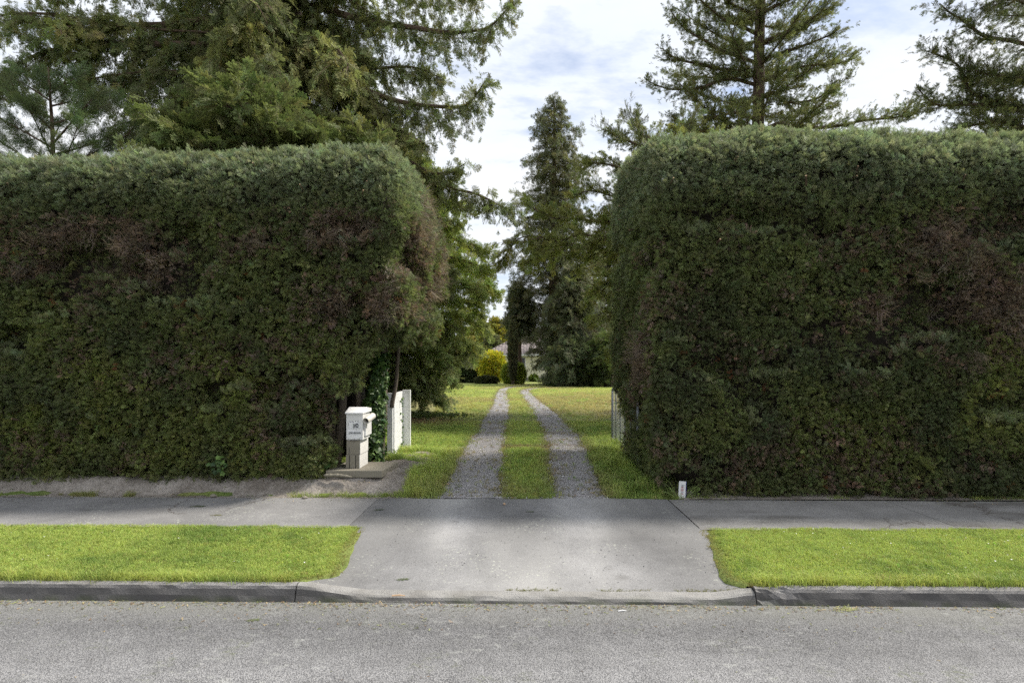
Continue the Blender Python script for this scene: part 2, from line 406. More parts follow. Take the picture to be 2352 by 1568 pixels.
def scatter(name, parent, P, rot, scl, tint, protos, mats, origin=(0, 0, 0)):
    P = np.asarray(P, float) - np.array(origin); N = len(P)
    V = [P]; F = []; pid = [-1 - rng.integers(0, 3, N)]; tip = [np.zeros(N)]; mi = []; base = N
    for k in range(3):
        v, f, t, mm = protos[k % len(protos)]
        V.append(v); F += [tuple(i + base for i in q) for q in f]; mi += list(mm); tip.append(t); pid.append(np.full(len(v), k + 1)); base += len(v)
    A = np.concatenate(V); me = bpy.data.meshes.new(name); me.from_pydata(A.tolist(), [], F)
    me.polygons.foreach_set("material_index", mi)
    def at_(nm, typ, key, data, extra, width):
        a = me.attributes.new(nm, typ, 'POINT'); full = np.zeros((base, width), np.float32); full[:N] = np.asarray(data).reshape(N, width)
        if extra is not None: full[N:] = extra
        a.data.foreach_set(key, full.ravel())
    at_("rot", 'FLOAT_VECTOR', "vector", rot, None, 3); at_("scl", 'FLOAT', "value", scl, None, 1)
    at_("tint", 'FLOAT_COLOR', "color", np.concatenate([tint, np.ones((N, 1))], 1), None, 4)
    a = me.attributes.new("tip", 'FLOAT', 'POINT'); a.data.foreach_set("value", np.concatenate(tip).astype(np.float32))
    a = me.attributes.new("proto", 'INT', 'POINT'); a.data.foreach_set("value", np.concatenate(pid).astype(np.int32))
    me.update()
    o = link(name, me, mats, parent); o["kind"] = "stuff"
    if parent is None: o.location = origin
    md = o.modifiers.new("scatter", 'NODES'); md.node_group = GN
    return o

# ------------------------------------------------------------------ leaf and twig shapes
class Proto:
    def __init__(s): s.v = []; s.f = []; s.t = []; s.m = []
    def kite(s, b, d, side, L, w, t0=0.0, t1=1.0, mi=0, fat=0.45):
        b, d, side = np.array(b, float), unit(d), unit(side); n = len(s.v)
        s.v += [b, b + d * L * fat + side * w / 2, b + d * L, b + d * L * fat - side * w / 2]
        s.t += [t0, (t0 + t1) / 2, t1, (t0 + t1) / 2]; s.f.append((n, n + 1, n + 2, n + 3)); s.m.append(mi)
    def blade(s, P, side, w, t0, t1, mi=0):
        n = len(s.v); k = len(P); side = unit(side)
        for i, p in enumerate(P):
            ww = w * (1 - i / (k - 1)) ** 0.6 / 2 + 0.0002; s.v += [p - side * ww, p + side * ww]; s.t += [lerp(t0, t1, i / (k - 1))] * 2
        for i in range(k - 1): s.f.append((n + 2 * i, n + 2 * i + 1, n + 2 * i + 3, n + 2 * i + 2)); s.m.append(mi)
    def get(s): return (np.array(s.v), s.f, np.array(s.t), s.m)
def spray(seed, n_side=8, twig=0.4, n_need=5, need=0.10, nw=0.03, ang=50, droop=0.15, rough=0.25, z_need=0.0, axis_w=0.012):
    """a flat, feathery conifer spray along +x, length 1"""
    r = random.Random(seed); p = Proto()
    R = lambda a: r.uniform(-a, a)
    def axis_pt(t): return np.array([t, 0.04 * math.sin(3 * t + seed), -droop * t * t])
    p.blade([axis_pt(t) for t in (0, 0.35, 0.7, 1.0)], (0, 1, 0.3), axis_w * 2, 0, 0.3, 1)
    tw = []
    for i in range(n_side):
        t = 0.12 + 0.8 * (i + r.random() * 0.6) / n_side; sgn = 1 if i % 2 else -1; a = radians(ang + R(14))
        L = twig * (1.0 - 0.55 * t) * r.uniform(0.75, 1.2)
        tw.append((axis_pt(t), unit(np.array([math.cos(a), sgn * math.sin(a), R(rough) - 0.08])), L, t))
    tw.append((axis_pt(0.72), unit(np.array([1, R(.1), -droop])), 0.36, 0.9))
    for b, d, L, t in tw:
        sd = unit(np.cross([0, 0, 1], d)); p.blade([b, b + d * L * 0.5, b + d * L * 0.95 + np.array([0, 0, -0.05 * L])], sd, axis_w, 0, 0.4, 1)
        for j in range(n_need):
            u = (j + 0.6) / n_need
            for s2 in (-1, 1):
                q = b + d * L * u
                nd = unit(d * 0.75 + sd * s2 * 0.8 + np.array([0, 0, R(0.35) + z_need]))
                p.kite(q, nd, np.cross(nd, [0, 0, 1]) + np.array([0, 0, R(0.6)]), need * r.uniform(0.75, 1.2) * (1.1 - 0.35 * u), nw, 0.1 + 0.2 * t, 0.45 + 0.5 * t * u)
        p.kite(b + d * L * 0.9, d, sd, need * 1.3, nw, 0.4, 1.0)
    return p.get()
def leaf_cluster(seed, n=14, L=0.35, w=0.16, spread=0.6, up=0.3):
    r = random.Random(seed); p = Proto()
    p.blade([np.zeros(3), np.array([0.3, 0, 0.02]), np.array([0.75, 0.02, 0])], (0, 1, 0.3), 0.03, 0, 0, 1)
    for i in range(n):
        a = r.uniform(0, 2 * pi); t = r.uniform(0.1, 0.8); d = unit(np.array([0.4 + r.random(), math.cos(a) * spread * 2, math.sin(a) * spread * 1.5 + up]))
        b = np.array([t, 0, 0]) * 0.8; sd = unit(np.cross(d, [r.uniform(-.4, .4), r.uniform(-.4, .4), 1]))
        p.kite(b, d, sd, L * r.uniform(0.7, 1.2), w * r.uniform(0.8, 1.2), 0.0 + t * 0.4, 0.3 + t * 0.6, 0, 0.5)
    return p.get()
def grass_tuft(seed, n=13, h=0.05, w=0.0045, lean=0.6, rad=0.022):
    r = random.Random(seed); p = Proto()
    for i in range(n):
        a = r.uniform(0, 2 * pi); b = np.array([r.gauss(0, rad), r.gauss(0, rad), -0.004]); hh = h * r.uniform(0.45, 1.2); ln = lean * r.uniform(0.2, 1.3)
        d = np.array([math.cos(a), math.sin(a), 0]); P = [b, b + d * hh * ln * 0.3 + np.array([0, 0, hh * 0.6]), b + d * hh * ln + np.array([0, 0, hh * (1 - 0.35 * ln)])]
        p.blade(P, (-math.sin(a), math.cos(a), 0), w * r.uniform(0.7, 1.3), 0.0, r.uniform(0.3, 1.0))
    v, f, t, mm = p.get(); return v, f, t, mm
PR_HEDGE = [spray(s, 9, 0.42, 4, 0.14, 0.05, 44, 0.2, 0.4, 0, 0.014) for s in (1, 2, 3)]
def clump(seed, n, k, **kw):
    r = random.Random(seed); V = []; F = []; T = []; MI = []; b = 0
    for i in range(n):
        v, f, t, mm = spray(seed * 10 + i, **kw); a, e, g = r.uniform(-0.9, 0.9), r.uniform(-0.6, 0.6), r.uniform(-3.1, 3.1)
        Rm = np.array(Matrix.Rotation(a, 3, 'Z') @ Matrix.Rotation(e, 3, 'Y') @ Matrix.Rotation(g, 3, 'X'))
        v = (v * k) @ Rm.T + np.array([r.uniform(-0.1, 0.45), r.uniform(-0.4, 0.4), r.uniform(-0.35, 0.35)])
        V.append(v); F += [tuple(j + b for j in q) for q in f]; T.append(np.clip(t * r.uniform(0.3, 1.0) + r.uniform(-0.25, 0.2), 0, 1)); MI += mm; b += len(v)
    return np.concatenate(V), F, np.concatenate(T), MI
PR_CLIP = [clump(s, 7, 0.55, n_side=8, twig=0.42, n_need=3, need=0.17, nw=0.055, ang=42, droop=0.2, rough=0.4, axis_w=0.016) for s in (31, 32, 33)]
def twigs_only(seed):
    r = random.Random(seed); p = Proto()
    for i in range(16):
        b = np.array([r.uniform(-.2, .3), r.uniform(-.3, .3), r.uniform(-.3, .3)]); d = unit(np.array([r.uniform(.2, 1), r.uniform(-.7, .7), r.uniform(-.9, .4)])); L = r.uniform(.4, 1.0)
        p.blade([b, b + d * L * .5 + np.array([0, 0, .03]), b + d * L + np.array([0, 0, -.08 * L])], np.cross(d, [r.uniform(-1, 1), 1, r.uniform(-1, 1)]), 0.03, 0, .6)
        for j in range(3):
            q = b + d * L * r.uniform(.3, .9); e = unit(d + np.array([r.uniform(-.8, .8), r.uniform(-.8, .8), r.uniform(-.8, .4)])); p.blade([q, q + e * L * .2, q + e * L * .4], np.cross(e, [0.3, 1, 0.2]), 0.022, .2, 1)
    return p.get()
PR_DEAD = [twigs_only(s) for s in (41, 42, 43)]
PR_RED = [spray(s, 9, 0.48, 6, 0.135, 0.052, 52, 0.22, 0.35, 0.02, 0.012) for s in (4, 5, 6)]
PR_REDUP = [spray(s, 8, 0.5, 6, 0.15, 0.040, 38, -0.12, 0.55, 0.1, 0.014) for s in (7, 8, 9)]
PR_SPRUCE = [spray(s, 9, 0.5, 5, 0.15, 0.05, 55, 0.28, 0.4, 0.05, 0.012) for s in (10, 11, 12)]
PR_PINE = [spray(s, 9, 0.5, 9, 0.2, 0.02, 45, 0.0, 0.5, 0.15, 0.008) for s in (13, 14, 15)]
PR_BROAD = [leaf_cluster(s) for s in (16, 17, 18)]
PR_GRASS = [grass_tuft(s) for s in (20, 21, 22)]
PR_LONG = [grass_tuft(s, 12, 0.15, 0.006, 0.8, 0.03) for s in (23, 24, 25)]
def rocks():
    out = []
    for s in range(3):
        r = random.Random(90 + s); V = []
        for i in range(6):
            d = [(1, 0, 0), (-1, 0, 0), (0, 1, 0), (0, -1, 0), (0, 0, 0.6), (0, 0, -0.6)][i]; V.append(np.array(d) * r.uniform(0.75, 1.2))
        out.append((np.array(V), [(0, 2, 4), (2, 1, 4), (1, 3, 4), (3, 0, 4), (2, 0, 5), (1, 2, 5), (3, 1, 5), (0, 3, 5)], np.zeros(6), [0] * 8))
    return out
PR_ROCK = rocks()
def bits():
    out = []
    for s in range(3):
        p = Proto(); r = random.Random(70 + s)
        for k in range(2 + s): p.kite((0.3 * k, r.uniform(-.3, .3), 0.03 * k), (1, r.uniform(-1, 1), r.uniform(-.1, .25)), (r.uniform(-.5, .5), 1, 0.2), r.uniform(0.7, 1.3), r.uniform(0.12, 0.4))
        out.append(p.get())
    return out
PR_BIT = bits()
def rand_unit(n):
    return unit(rng.normal(size=(n, 3)))
def jit(c, n, amt=0.25, hue=0.12):
    """n copies of a colour with natural variation"""
    c = np.broadcast_to(np.asarray(c, float), (n, 3)).copy()
    c *= np.exp(rng.normal(0, amt, (n, 1))); c[:, 0] *= np.exp(rng.normal(0, hue, n)); c[:, 2] *= np.exp(rng.normal(0, hue, n)); return np.clip(c, 0.002, 0.9)
# ================================================================== THE SETTING
def ground_z(X, Y):
    X, Y = np.asarray(X, float), np.asarray(Y, float)
    drive = 0.145 + 0.2 * sstep(6.4, 9.0, Y)
    left = 0.145 + 0.2 * sstep(6.36, 6.86, Y)
    right = 0.145 + 0.06 * sstep(6.4, 6.9, Y) + 0.14 * sstep(7, 10, Y)
    wl_ = 1 - sstep(-1.75, -0.85, X); wr = sstep(1.0, 1.7, X)
    z = drive * (1 - wl_) * (1 - wr) + left * wl_ + right * wr
    z = z + 0.1 * sstep(15, 50, Y) + 0.03 * (fbm(np.stack([X, Y], -1), 0.8, 3) - 0.5) * sstep(6.4, 7.5, Y)
    return z
# wheel tracks: centre lines and half widths (metres)
TRK_L = np.array([(6.36, -0.57, .33), (8, -0.60, .30), (10.6, -0.62, .28), (15, -0.66, .27), (20, -0.74, .26), (26, -0.95, .26), (31, -1.05, .25), (35, -0.85, .27), (38, 0.1, .35), (39.5, 2.0, .4), (40.2, 5.0, .45)])
TRK_R = np.array([(6.36, 0.66, .27), (8, 0.69, .28), (10.6, 0.74, .30), (15, 0.68, .27), (20, 0.50, .26), (26, 0.26, .26), (30, 0.15, .25), (33, 0.4, .26), (35.3, 1.4, .32), (36.6, 3.2, .4), (37.4, 6.0, .45)])
def catmull(P, n):
    P = np.asarray(P, float); k = len(P)
    if k < 3: return P[0] + (P[-1] - P[0]) * np.linspace(0, 1, n)[:, None]
    Q = np.vstack([2 * P[0] - P[1], P, 2 * P[-1] - P[-2]]); u = np.linspace(0, k - 1 - 1e-6, n); i = u.astype(int); t = (u - i)[:, None]
    a, b, c, d = Q[i], Q[i + 1], Q[i + 2], Q[i + 3]
    return 0.5 * (2 * b + (c - a) * t + (2 * a - 5 * b + 4 * c - d) * t ** 2 + (3 * b - a - 3 * c + d) * t ** 3)
TL, TR = catmull(TRK_L, 200), catmull(TRK_R, 200)
def track_gap(X, Y):
    """distance to the edge of the nearer wheel track, negative inside it"""
    best = np.full(np.shape(X), 9.0)
    if np.min(X) > 20: return best
    for T in (TL, TR):
        for i in range(0, 200, 1):
            best = np.minimum(best, np.hypot(X - T[i, 1], Y - T[i, 0]) - T[i, 2])
    return best + 0.10 * (fbm(np.stack([X, Y], -1), 4.0, 9) - 0.5)
def lawn_tint(P):
    X, Y = P[:, 0], P[:, 1]; n = len(P); XY = P[:, :2]
    lime = np.array([0.385, 0.465, 0.135]); deep = np.array([0.20, 0.29, 0.078]); straw = np.array([0.42, 0.37, 0.18]); dirt = np.array([0.24, 0.18, 0.125])
    a = fbm(XY, 0.7, 31); b = fbm(XY, 3.0, 37)
    c = lerp(deep, lime, sstep(0.28, 0.62, 0.45 * a + 0.35 * b + 0.2 * vnoise(XY, 14, 5))[:, None])
    c = c * (1 + 0.12 * sstep(6, 8, Y) + 0.25 * sstep(12, 24, Y))[:, None]  # tint brightened behind the hedge and further out to offset tree shade
    dry = np.exp(-(((X - 3.4) / 2.3) ** 2 + ((Y - 20.5) / 6.5) ** 2)) * 1.5 * sstep(0.25, 0.5, b)
    dry = np.clip(dry + 0.42 * sstep(11, 18, Y) * sstep(0.2, 0.5, b) + 0.5 * sstep(0.56, 0.7, fbm(XY, 0.45, 51)) + 0.55 * np.exp(-(((X + 3.2) / 1.6) ** 2 + ((Y - 20) / 4) ** 2)), 0, 0.88)
    c = lerp(c, straw, dry[:, None])
    scuff = sstep(0.55, 0.66, fbm(XY, 2.4, 77)) * np.exp(-(((X - 3.4) / 2.2) ** 2 + ((Y - 19.5) / 5.0) ** 2)) * 0.9
    c = lerp(c, dirt, np.clip(scuff, 0, 0.8)[:, None])
    band = np.exp(-((Y - 9.15 - 0.2 * (a - 0.5)) / 0.16) ** 2) * (np.abs(X - 0.05) < 0.6) * sstep(0.35, 0.55, b)
    red = np.exp(-(((X + 2.5) / 0.9) ** 2 + ((Y - 13.6) / 1.0) ** 2))
    edge = 0.75 * np.exp(-np.maximum(track_gap(X, Y), 0) / 0.09) * sstep(0.25, 0.6, b) * (Y < 42)
    c = lerp(c, dirt * 1.15, np.clip(band * 0.9 + red * 0.8 + edge, 0, 0.9)[:, None])
    return c

gx = np.unique(np.concatenate([np.linspace(-90, -8, 24), np.linspace(-8, 8, 110), np.linspace(8, 90, 24)]))
gy = np.unique(np.concatenate([np.linspace(6.3, 14, 70), np.linspace(14, 45, 80), np.linspace(45, 110, 20)]))
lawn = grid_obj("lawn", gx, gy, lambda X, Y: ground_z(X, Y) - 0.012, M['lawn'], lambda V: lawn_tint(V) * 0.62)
tag(lawn, "mown garden lawn with straw coloured worn patches beyond the hedge", "lawn", kind='structure')
g0 = MB(); g0.add([(-900, -400, -0.12), (900, -400, -0.12), (900, 1500, -0.12), (-900, 1500, -0.12)], [(0, 1, 2, 3)])
tag(g0.build("ground", M['ground']), "flat green land far around the street", "ground", kind='structure')
# road
road = grid_obj("road", np.linspace(-60, 60, 41), np.linspace(-9, 3.875, 30), lambda X, Y: 0.012 * np.clip(3.4 - Y, 0, 5), M['road'])
tag(road, "grey chip seal road in the foreground", "road", kind='structure')

# kerbs
def kerb(name, x0, x1, hf, mat, label, seg=0.04, broken=None):
    n = max(8, int((x1 - x0) / seg)); xs = np.linspace(x0, x1, n) if x1 - x0 < 5 else np.unique(np.concatenate([np.linspace(x0, x1, 30), np.linspace(max(x0, -6), min(x1, 6), 110)]))
    full = np.array([(3.972, -0.02), (3.972, 0.104), (3.945, 0.110), (3.928, 0.107), (3.910, 0.098), (3.898, 0.080), (3.884, 0.040), (3.87, 0.0), (3.868, -0.03)])
    low = np.array([(3.972, -0.02), (3.972, 0.050), (3.950, 0.047), (3.925, 0.043), (3.905, 0.038), (3.890, 0.030), (3.878, 0.015), (3.87, 0.0), (3.868, -0.03)])
    V = []; k = len(full)
    for x in xs:
        h = hf(x); p = lerp(low, full, h)
        nz = (vnoise(np.array([[x * 9, i * 1.7, 3.0] for i in range(k)]), 1.0, 5) - 0.5) * 0.008
        if broken is not None: nz = nz + broken(x) * (vnoise(np.array([[x * 23, i * 2.3, 8.0] for i in range(k)]), 1.0, 6) - 0.65) * 0.05
        for i in range(k): V.append((x, p[i, 0] - nz[i] * 0.6, p[i, 1] + nz[i] * (1 if 0 < i < 7 else 0)))
    F = [(a * k + i, a * k + i + 1, (a + 1) * k + i + 1, (a + 1) * k + i) for a in range(len(xs) - 1) for i in range(k - 1)]
    F += [tuple(range(k))[::-1], tuple((len(xs) - 1) * k + i for i in range(k))]
    o = MB().add(V, F).build(name, mat)
    return tag(o, label, "kerb", kind='structure')
kerb("kerb", -60, -1.561, lambda x: 1.0, M['kerb'], "stained concrete kerb along the verge left of the crossing")
kerb("dropped_kerb", -1.553, 1.583, lambda x: float(1 - sstep(-1.56, -0.95, x) ** 0.8) + float(0.62 * sstep(1.30, 1.60, x)), M['kerb2'], "lowered concrete kerb at the foot of the driveway crossing")
kerb("kerb", 1.591, 60, lambda x: 1.0, M['kerb'], "stained concrete kerb with a broken end right of the crossing", broken=lambda x: float(1 - sstep(1.62, 2.0, x)))

# driveway crossing (ragged side edges), footpaths
def edge_l(Y): return lerp(-1.33, -1.42, sstep(4.0, 5.2, Y)) - 0.20 * (1 - sstep(3.96, 4.16, Y))
def edge_r(Y): return lerp(1.45, 1.615, sstep(4.0, 5.2, Y)) + 0.08 * (1 - sstep(3.96, 4.1, Y))
def kerb_h(X): return np.clip(1 - sstep(-1.56, -0.95, X) ** 0.8 + 0.62 * sstep(1.30, 1.60, X), 0, 1)
def cross_z(X, Y): return 0.05 * kerb_h(X) * (1 - sstep(3.97, 4.5, Y)) + 0.047 + 0.098 * sstep(3.95, 5.3, Y) + 0.005 * sstep(5.3, 6.3, Y) - 0.035 * sstep(6.33, 6.47, Y) + 0.006 * (fbm(np.stack([X, Y], -1), 1.5, 8) - 0.5)
ys = np.linspace(3.973, 6.50, 76); us = np.linspace(0, 1, 90); V = []
for y in ys:
    a = -1.62 if y > 5.19 else float(edge_l(y)) - 0.06; b = 1.612 if y > 5.19 else float(edge_r(y)) + 0.05
    x = a + (b - a) * us
    yy = y + ((0.05 * (vnoise(np.stack([x * 2.2, 0 * x + 1, 0 * x], -1), 1, 4) - 0.5) + 0.035 * np.exp(-((x - 0.65) / 0.5) ** 2)) if y > 6.2 else 0.0 * x)
    V.extend(np.stack([x, yy, cross_z(x, np.full_like(x, y))], -1))
nu = len(us); F = [(i * nu + j, i * nu + j + 1, (i + 1) * nu + j + 1, (i + 1) * nu + j) for i in range(len(ys) - 1) for j in range(nu - 1)]
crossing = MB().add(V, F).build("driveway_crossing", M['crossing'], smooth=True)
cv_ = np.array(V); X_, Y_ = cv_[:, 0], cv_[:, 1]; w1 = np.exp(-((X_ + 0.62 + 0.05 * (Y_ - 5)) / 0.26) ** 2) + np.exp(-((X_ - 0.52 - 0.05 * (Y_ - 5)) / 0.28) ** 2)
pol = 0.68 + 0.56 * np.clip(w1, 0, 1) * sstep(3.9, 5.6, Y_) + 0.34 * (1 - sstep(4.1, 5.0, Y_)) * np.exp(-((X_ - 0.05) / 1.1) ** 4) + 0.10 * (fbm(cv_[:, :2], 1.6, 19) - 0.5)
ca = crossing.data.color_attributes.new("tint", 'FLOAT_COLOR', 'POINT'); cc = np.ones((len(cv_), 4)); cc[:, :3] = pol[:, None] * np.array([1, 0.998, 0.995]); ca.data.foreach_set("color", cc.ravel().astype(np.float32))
tag(crossing, "pale worn driveway crossing between the two grass verges", "driveway", kind='structure')
def path_z(X, Y): return 0.1465 + 0.004 * sstep(5.2, 6.2, Y) - 0.03 * sstep(6.32, 6.42, Y) + 0.006 * (fbm(np.stack([X, Y], -1), 1.2, 12) - 0.5)
fp = grid_obj("footpath", np.unique(np.concatenate([np.linspace(-60, -8, 14), np.linspace(-8, -1.60, 60)])), np.linspace(5.17, 6.47, 30), lambda X, Y: path_z(X, Y) + 0.001, M['footpath'])
tag(fp, "cracked grey asphalt footpath on the left", "footpath", kind='structure')
fp2 = grid_obj("footpath", np.unique(np.concatenate([np.linspace(1.622, 3.982, 26)])), np.linspace(5.17, 6.45, 30), lambda X, Y: path_z(X, Y), M['footpath2'])
tag(fp2, "stained grey footpath slab right of the crossing joint", "footpath", kind='structure')
fp3 = grid_obj("footpath", np.unique(np.concatenate([np.linspace(3.995, 8, 40), np.linspace(8, 60, 14)])), np.linspace(5.17, 6.45, 30), lambda X, Y: path_z(X, Y) - 0.003, M['footpath2'])
tag(fp3, "grey footpath slab beyond the second joint at the far right", "footpath", kind='structure')
bed = grid_obj("path_bedding", np.unique(np.concatenate([np.linspace(-20, -3, 6), np.linspace(-3, 5, 60), np.linspace(5, 20, 6)])), np.linspace(5.15, 6.3, 8), lambda X, Y: 0.128 + 0.012 * (vnoise(np.stack([X, Y], -1), 12, 2) - 0.5), M['soil'])
tag(bed, "mossy earth showing in the joints of the footpath", "earth", kind='structure')
# verges
def verge_z(X, Y): return 0.100 + 0.034 * sstep(4.1, 5.1, Y) + 0.015 * (fbm(np.stack([X, Y], -1), 2.0, 14) - 0.5)
def verge_col(V): return lawn_tint(V + np.array([40, 0, 0])) * 0.6
def verge(side, label):
    us_ = np.concatenate([[-0.05], np.linspace(0, 6, 60), np.linspace(6.5, 58, 14)]); ys_ = np.linspace(3.965, 5.21, 20); V = []
    for y in ys_:
        e = (float(edge_l(y)) - 0.02) if side < 0 else (float(edge_r(y)) + 0.02)
        x = e + side * us_ + (0.03 * (vnoise(np.stack([0 * us_ + y * 9, 0 * us_, 0 * us_], -1), 1, 6) - 0.5) * (us_ < 0.3)); V.append(np.stack([x, 0 * x + y, verge_z(x, 0 * x + y) - np.where(us_ < 0, 0.085, 0.0)], -1))
    V = np.concatenate(V); n_ = len(us_); F = [(i * n_ + j, i * n_ + j + 1, (i + 1) * n_ + j + 1, (i + 1) * n_ + j) for i in range(len(ys_) - 1) for j in range(n_ - 1)]
    if side < 0: F = [q[::-1] for q in F]
    o = MB().add(V, F).build("grass_verge", M['lawn'], smooth=True)
    a = o.data.color_attributes.new("tint", 'FLOAT_COLOR', 'POINT'); c = np.ones((len(V), 4)); c[:, :3] = verge_col(V); a.data.foreach_set("color", c.ravel().astype(np.float32))
    return tag(o, label, "verge", kind='structure')
verge(-1, "mown grass verge left of the driveway crossing")
verge(1, "mown grass verge right of the driveway crossing")
# earth bank under the left hedge, soil strip under the right one
def bank_z(X, Y):
    e = 0.07 * (fbm(np.stack([X * 1.6, Y * 4], -1), 2.2, 21) - 0.5) + 0.045 * (fbm(np.stack([X, Y], -1), 7, 22) - 0.5)
    steep = 0.15 + 0.17 * sstep(6.42 + 0.03 * np.sin(X * 3), 6.66, Y)
    soft = ground_z(X, Y) + 0.008
    k = sstep(-2.6, -1.5, X)
    z = lerp(steep, soft, k) + e * sstep(6.37, 6.5, Y)
    return z - 0.06 * sstep(-1.35, -0.98, X)
bank = grid_obj("earth_bank", np.unique(np.concatenate([np.linspace(-14, -7, 20), np.linspace(-7, -0.95, 150)])), np.linspace(6.33, 8.6, 60), bank_z, M['soil'])
tag(bank, "low bare earth bank behind the left footpath under the hedge", "bank", kind='structure')
strip = grid_obj("soil_strip", np.linspace(1.6, 14, 120), np.linspace(6.33, 8.2, 24), lambda X, Y: ground_z(X, Y) + 0.012 * sstep(1.6, 1.9, X) + 0.03 * (fbm(np.stack([X, Y], -1), 4, 25) - 0.5) * sstep(6.34, 6.45, Y) - 0.05 * (1 - sstep(1.62, 1.85, X)), M['soil'])
tag(strip, "narrow strip of bare soil under the right hedge", "soil", kind='structure')
# wheel tracks
def track(T, label):
    C = T[:, [1, 0]]; tg = unit(np.gradient(C, axis=0)); nr = np.stack([tg[:, 1], -tg[:, 0]], -1); K = 9; V = []
    s_ = np.linspace(-1, 1, K)[None, :]; yv = np.repeat(C[:, 1:2], K, 1)
    w = T[:, 2:3] * 1.14 + 0.24 * (fbm(np.stack([yv * 2.0, s_ * 3 + 0 * yv, 0 * yv + T[0, 1]], -1), 1, 33) - 0.5)
    px_ = C[:, 0:1] + nr[:, 0:1] * s_ * w; py_ = np.maximum(C[:, 1:2] + nr[:, 1:2] * s_ * w, 6.345)
    V = np.stack([px_, py_, ground_z(px_, py_) + 0.004 - 0.006 * (1 - s_ * s_) + np.where(np.abs(s_) < 0.99, 0.006, -0.02)], -1).reshape(-1, 3)
    F = [(i * K + j, i * K + j + 1, (i + 1) * K + j + 1, (i + 1) * K + j) for i in range(len(C) - 1) for j in range(K - 1)]
    return tag(MB().add(V, F).build("gravel_track", M['gravel'], smooth=True), label, "track", kind='structure')
track(TL, "left grey gravel wheel track of the garden drive")
track(TR, "right grey gravel wheel track of the garden drive")

# ------------------------------------------------------------------ grass, pebbles, litter
UP = np.array([0, 0, 1.0])
def lay(n): return np.stack([rng.normal(0, 0.12, n), rng.normal(0, 0.12, n), rng.uniform(0, 2 * pi, n)], -1)
def grass_patch(name, X, Y, zf, tint, label, protos, smin, smax, smul=1.0):
    P = np.stack([X, Y, zf(X, Y)], -1); n = len(P)
    t = tint(P) * np.exp(rng.normal(0, 0.13, (n, 1))); t[:, 0] *= np.exp(rng.normal(0.0, 0.07, n))
    dead = rng.random(n) < 0.035; t[dead] = np.array([0.42, 0.36, 0.17]) * rng.uniform(0.5, 1.1, (dead.sum(), 1))
    o = scatter(name, None, P, lay(n), rng.uniform(smin, smax, n) * smul, np.clip(t, 0.004, 0.8), protos, [M['grass'], M['twig']])
    return tag(o, label, "grass", kind='stuff')
def verge_tint(P): return lawn_tint(P + np.array([40, 0, 0])) * 1.0 + 0 * P
for side, lab in ((-1, "short lime green grass blades on the left verge"), (1, "short lime green grass blades dotted with daisies on the right verge")):
    n = 60000; Y = rng.uniform(3.93, 5.235, n); X = side * rng.uniform(1.2, 7.6, n)
    nz = (fbm(np.stack([X, Y], -1), 9, 41) - 0.5)
    e = np.where(X < 0, edge_l(Y) - X, X - edge_r(Y)) + 0.10 * nz
    keep = (e > 0.0) & (Y < 5.215 + 0.05 * nz) & (Y > 3.955 + 0.05 * nz)
    # sparse browned rim
    keep &= (rng.random(n) < lerp(0.25, 1.0, sstep(0.0, 0.12, e)))
    X, Y, e = X[keep], Y[keep], e[keep]
    rim = np.exp(-(e / 0.07) ** 2) + 0.35 * np.exp(-((Y - 3.96) / 0.04) ** 2)
    def vt(P, rim=rim):
        c = verge_tint(P); return lerp(c, np.array([0.27, 0.21, 0.10]), np.clip(rim * 0.8, 0, 0.8)[:, None])
    grass_patch("verge_grass", X, Y, verge_z, vt, lab, PR_GRASS, 0.38, 0.72, lerp(0.5, 1.0, sstep(0.0, 0.22, e)) * lerp(0.75, 1.2, fbm(np.stack([X, Y], -1), 3.0, 48)))
    # taller fringe hanging over the kerb
    n = 1500; X2 = side * rng.uniform(1.62, 7.6, n); Y2 = 3.955 + np.abs(rng.normal(0, 0.05, n)); kp = fbm(np.stack([X2, Y2], -1), 1.2, 43) > 0.4
    grass_patch("kerb_grass", X2[kp], Y2[kp], verge_z, lambda P: verge_tint(P) * np.array([1.0, 0.95, 0.9]), "longer grass fringe over the " + ("left" if side < 0 else "right") + " kerb top", PR_LONG, 0.3, 0.62)
def garden(n, y0, y1, px0, px1, s0, s1, name, label, protos, extra=None):
    Y = y0 + (y1 - y0) * np.sqrt(rng.random(n)) if y0 > 12 else rng.uniform(y0, y1, n)
    X = ((rng.uniform(px0, px1, n) - 1199) / FPX) * Y
    gp = track_gap(X, Y); keep = rng.random(n) < lerp(0.05, 1.0, sstep(-0.14, 0.26, gp))
    keep &= ~((X < -1.35 + 0.3 * (fbm(np.stack([X, Y], -1), 3, 3) - 0.5)) & (Y < 7.75)) & ~((X > 1.85) & (Y < 9))
    bl = fbm(np.stack([X, Y], -1), 1.7, 61)
    keep &= rng.random(n) < lerp(0.45, 1.0, sstep(0.3, 0.45, bl))
    if extra is not None: keep &= extra(X, Y)
    X, Y = X[keep], Y[keep]
    return grass_patch(name, X, Y, ground_z, lawn_tint, label, protos, s0, s1)
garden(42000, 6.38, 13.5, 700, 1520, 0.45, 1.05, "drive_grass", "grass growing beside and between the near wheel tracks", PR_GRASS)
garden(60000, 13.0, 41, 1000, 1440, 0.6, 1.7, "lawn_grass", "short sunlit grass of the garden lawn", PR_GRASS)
garden(5200, 6.40, 8.6, 880, 1090, 0.45, 0.95, "long_grass", "clump of longer grass at the left of the drive entrance", PR_LONG, lambda X, Y: (fbm(np.stack([X, Y], -1), 1.6, 66) > 0.42) & (track_gap(X, Y) > 0.03))
garden(5200, 6.40, 9.6, 1300, 1560, 0.4, 0.95, "long_grass", "longer grass along the foot of the right hedge end", PR_LONG, lambda X, Y: (X > 0.98) & (fbm(np.stack([X, Y], -1), 1.6, 67) > 0.40))
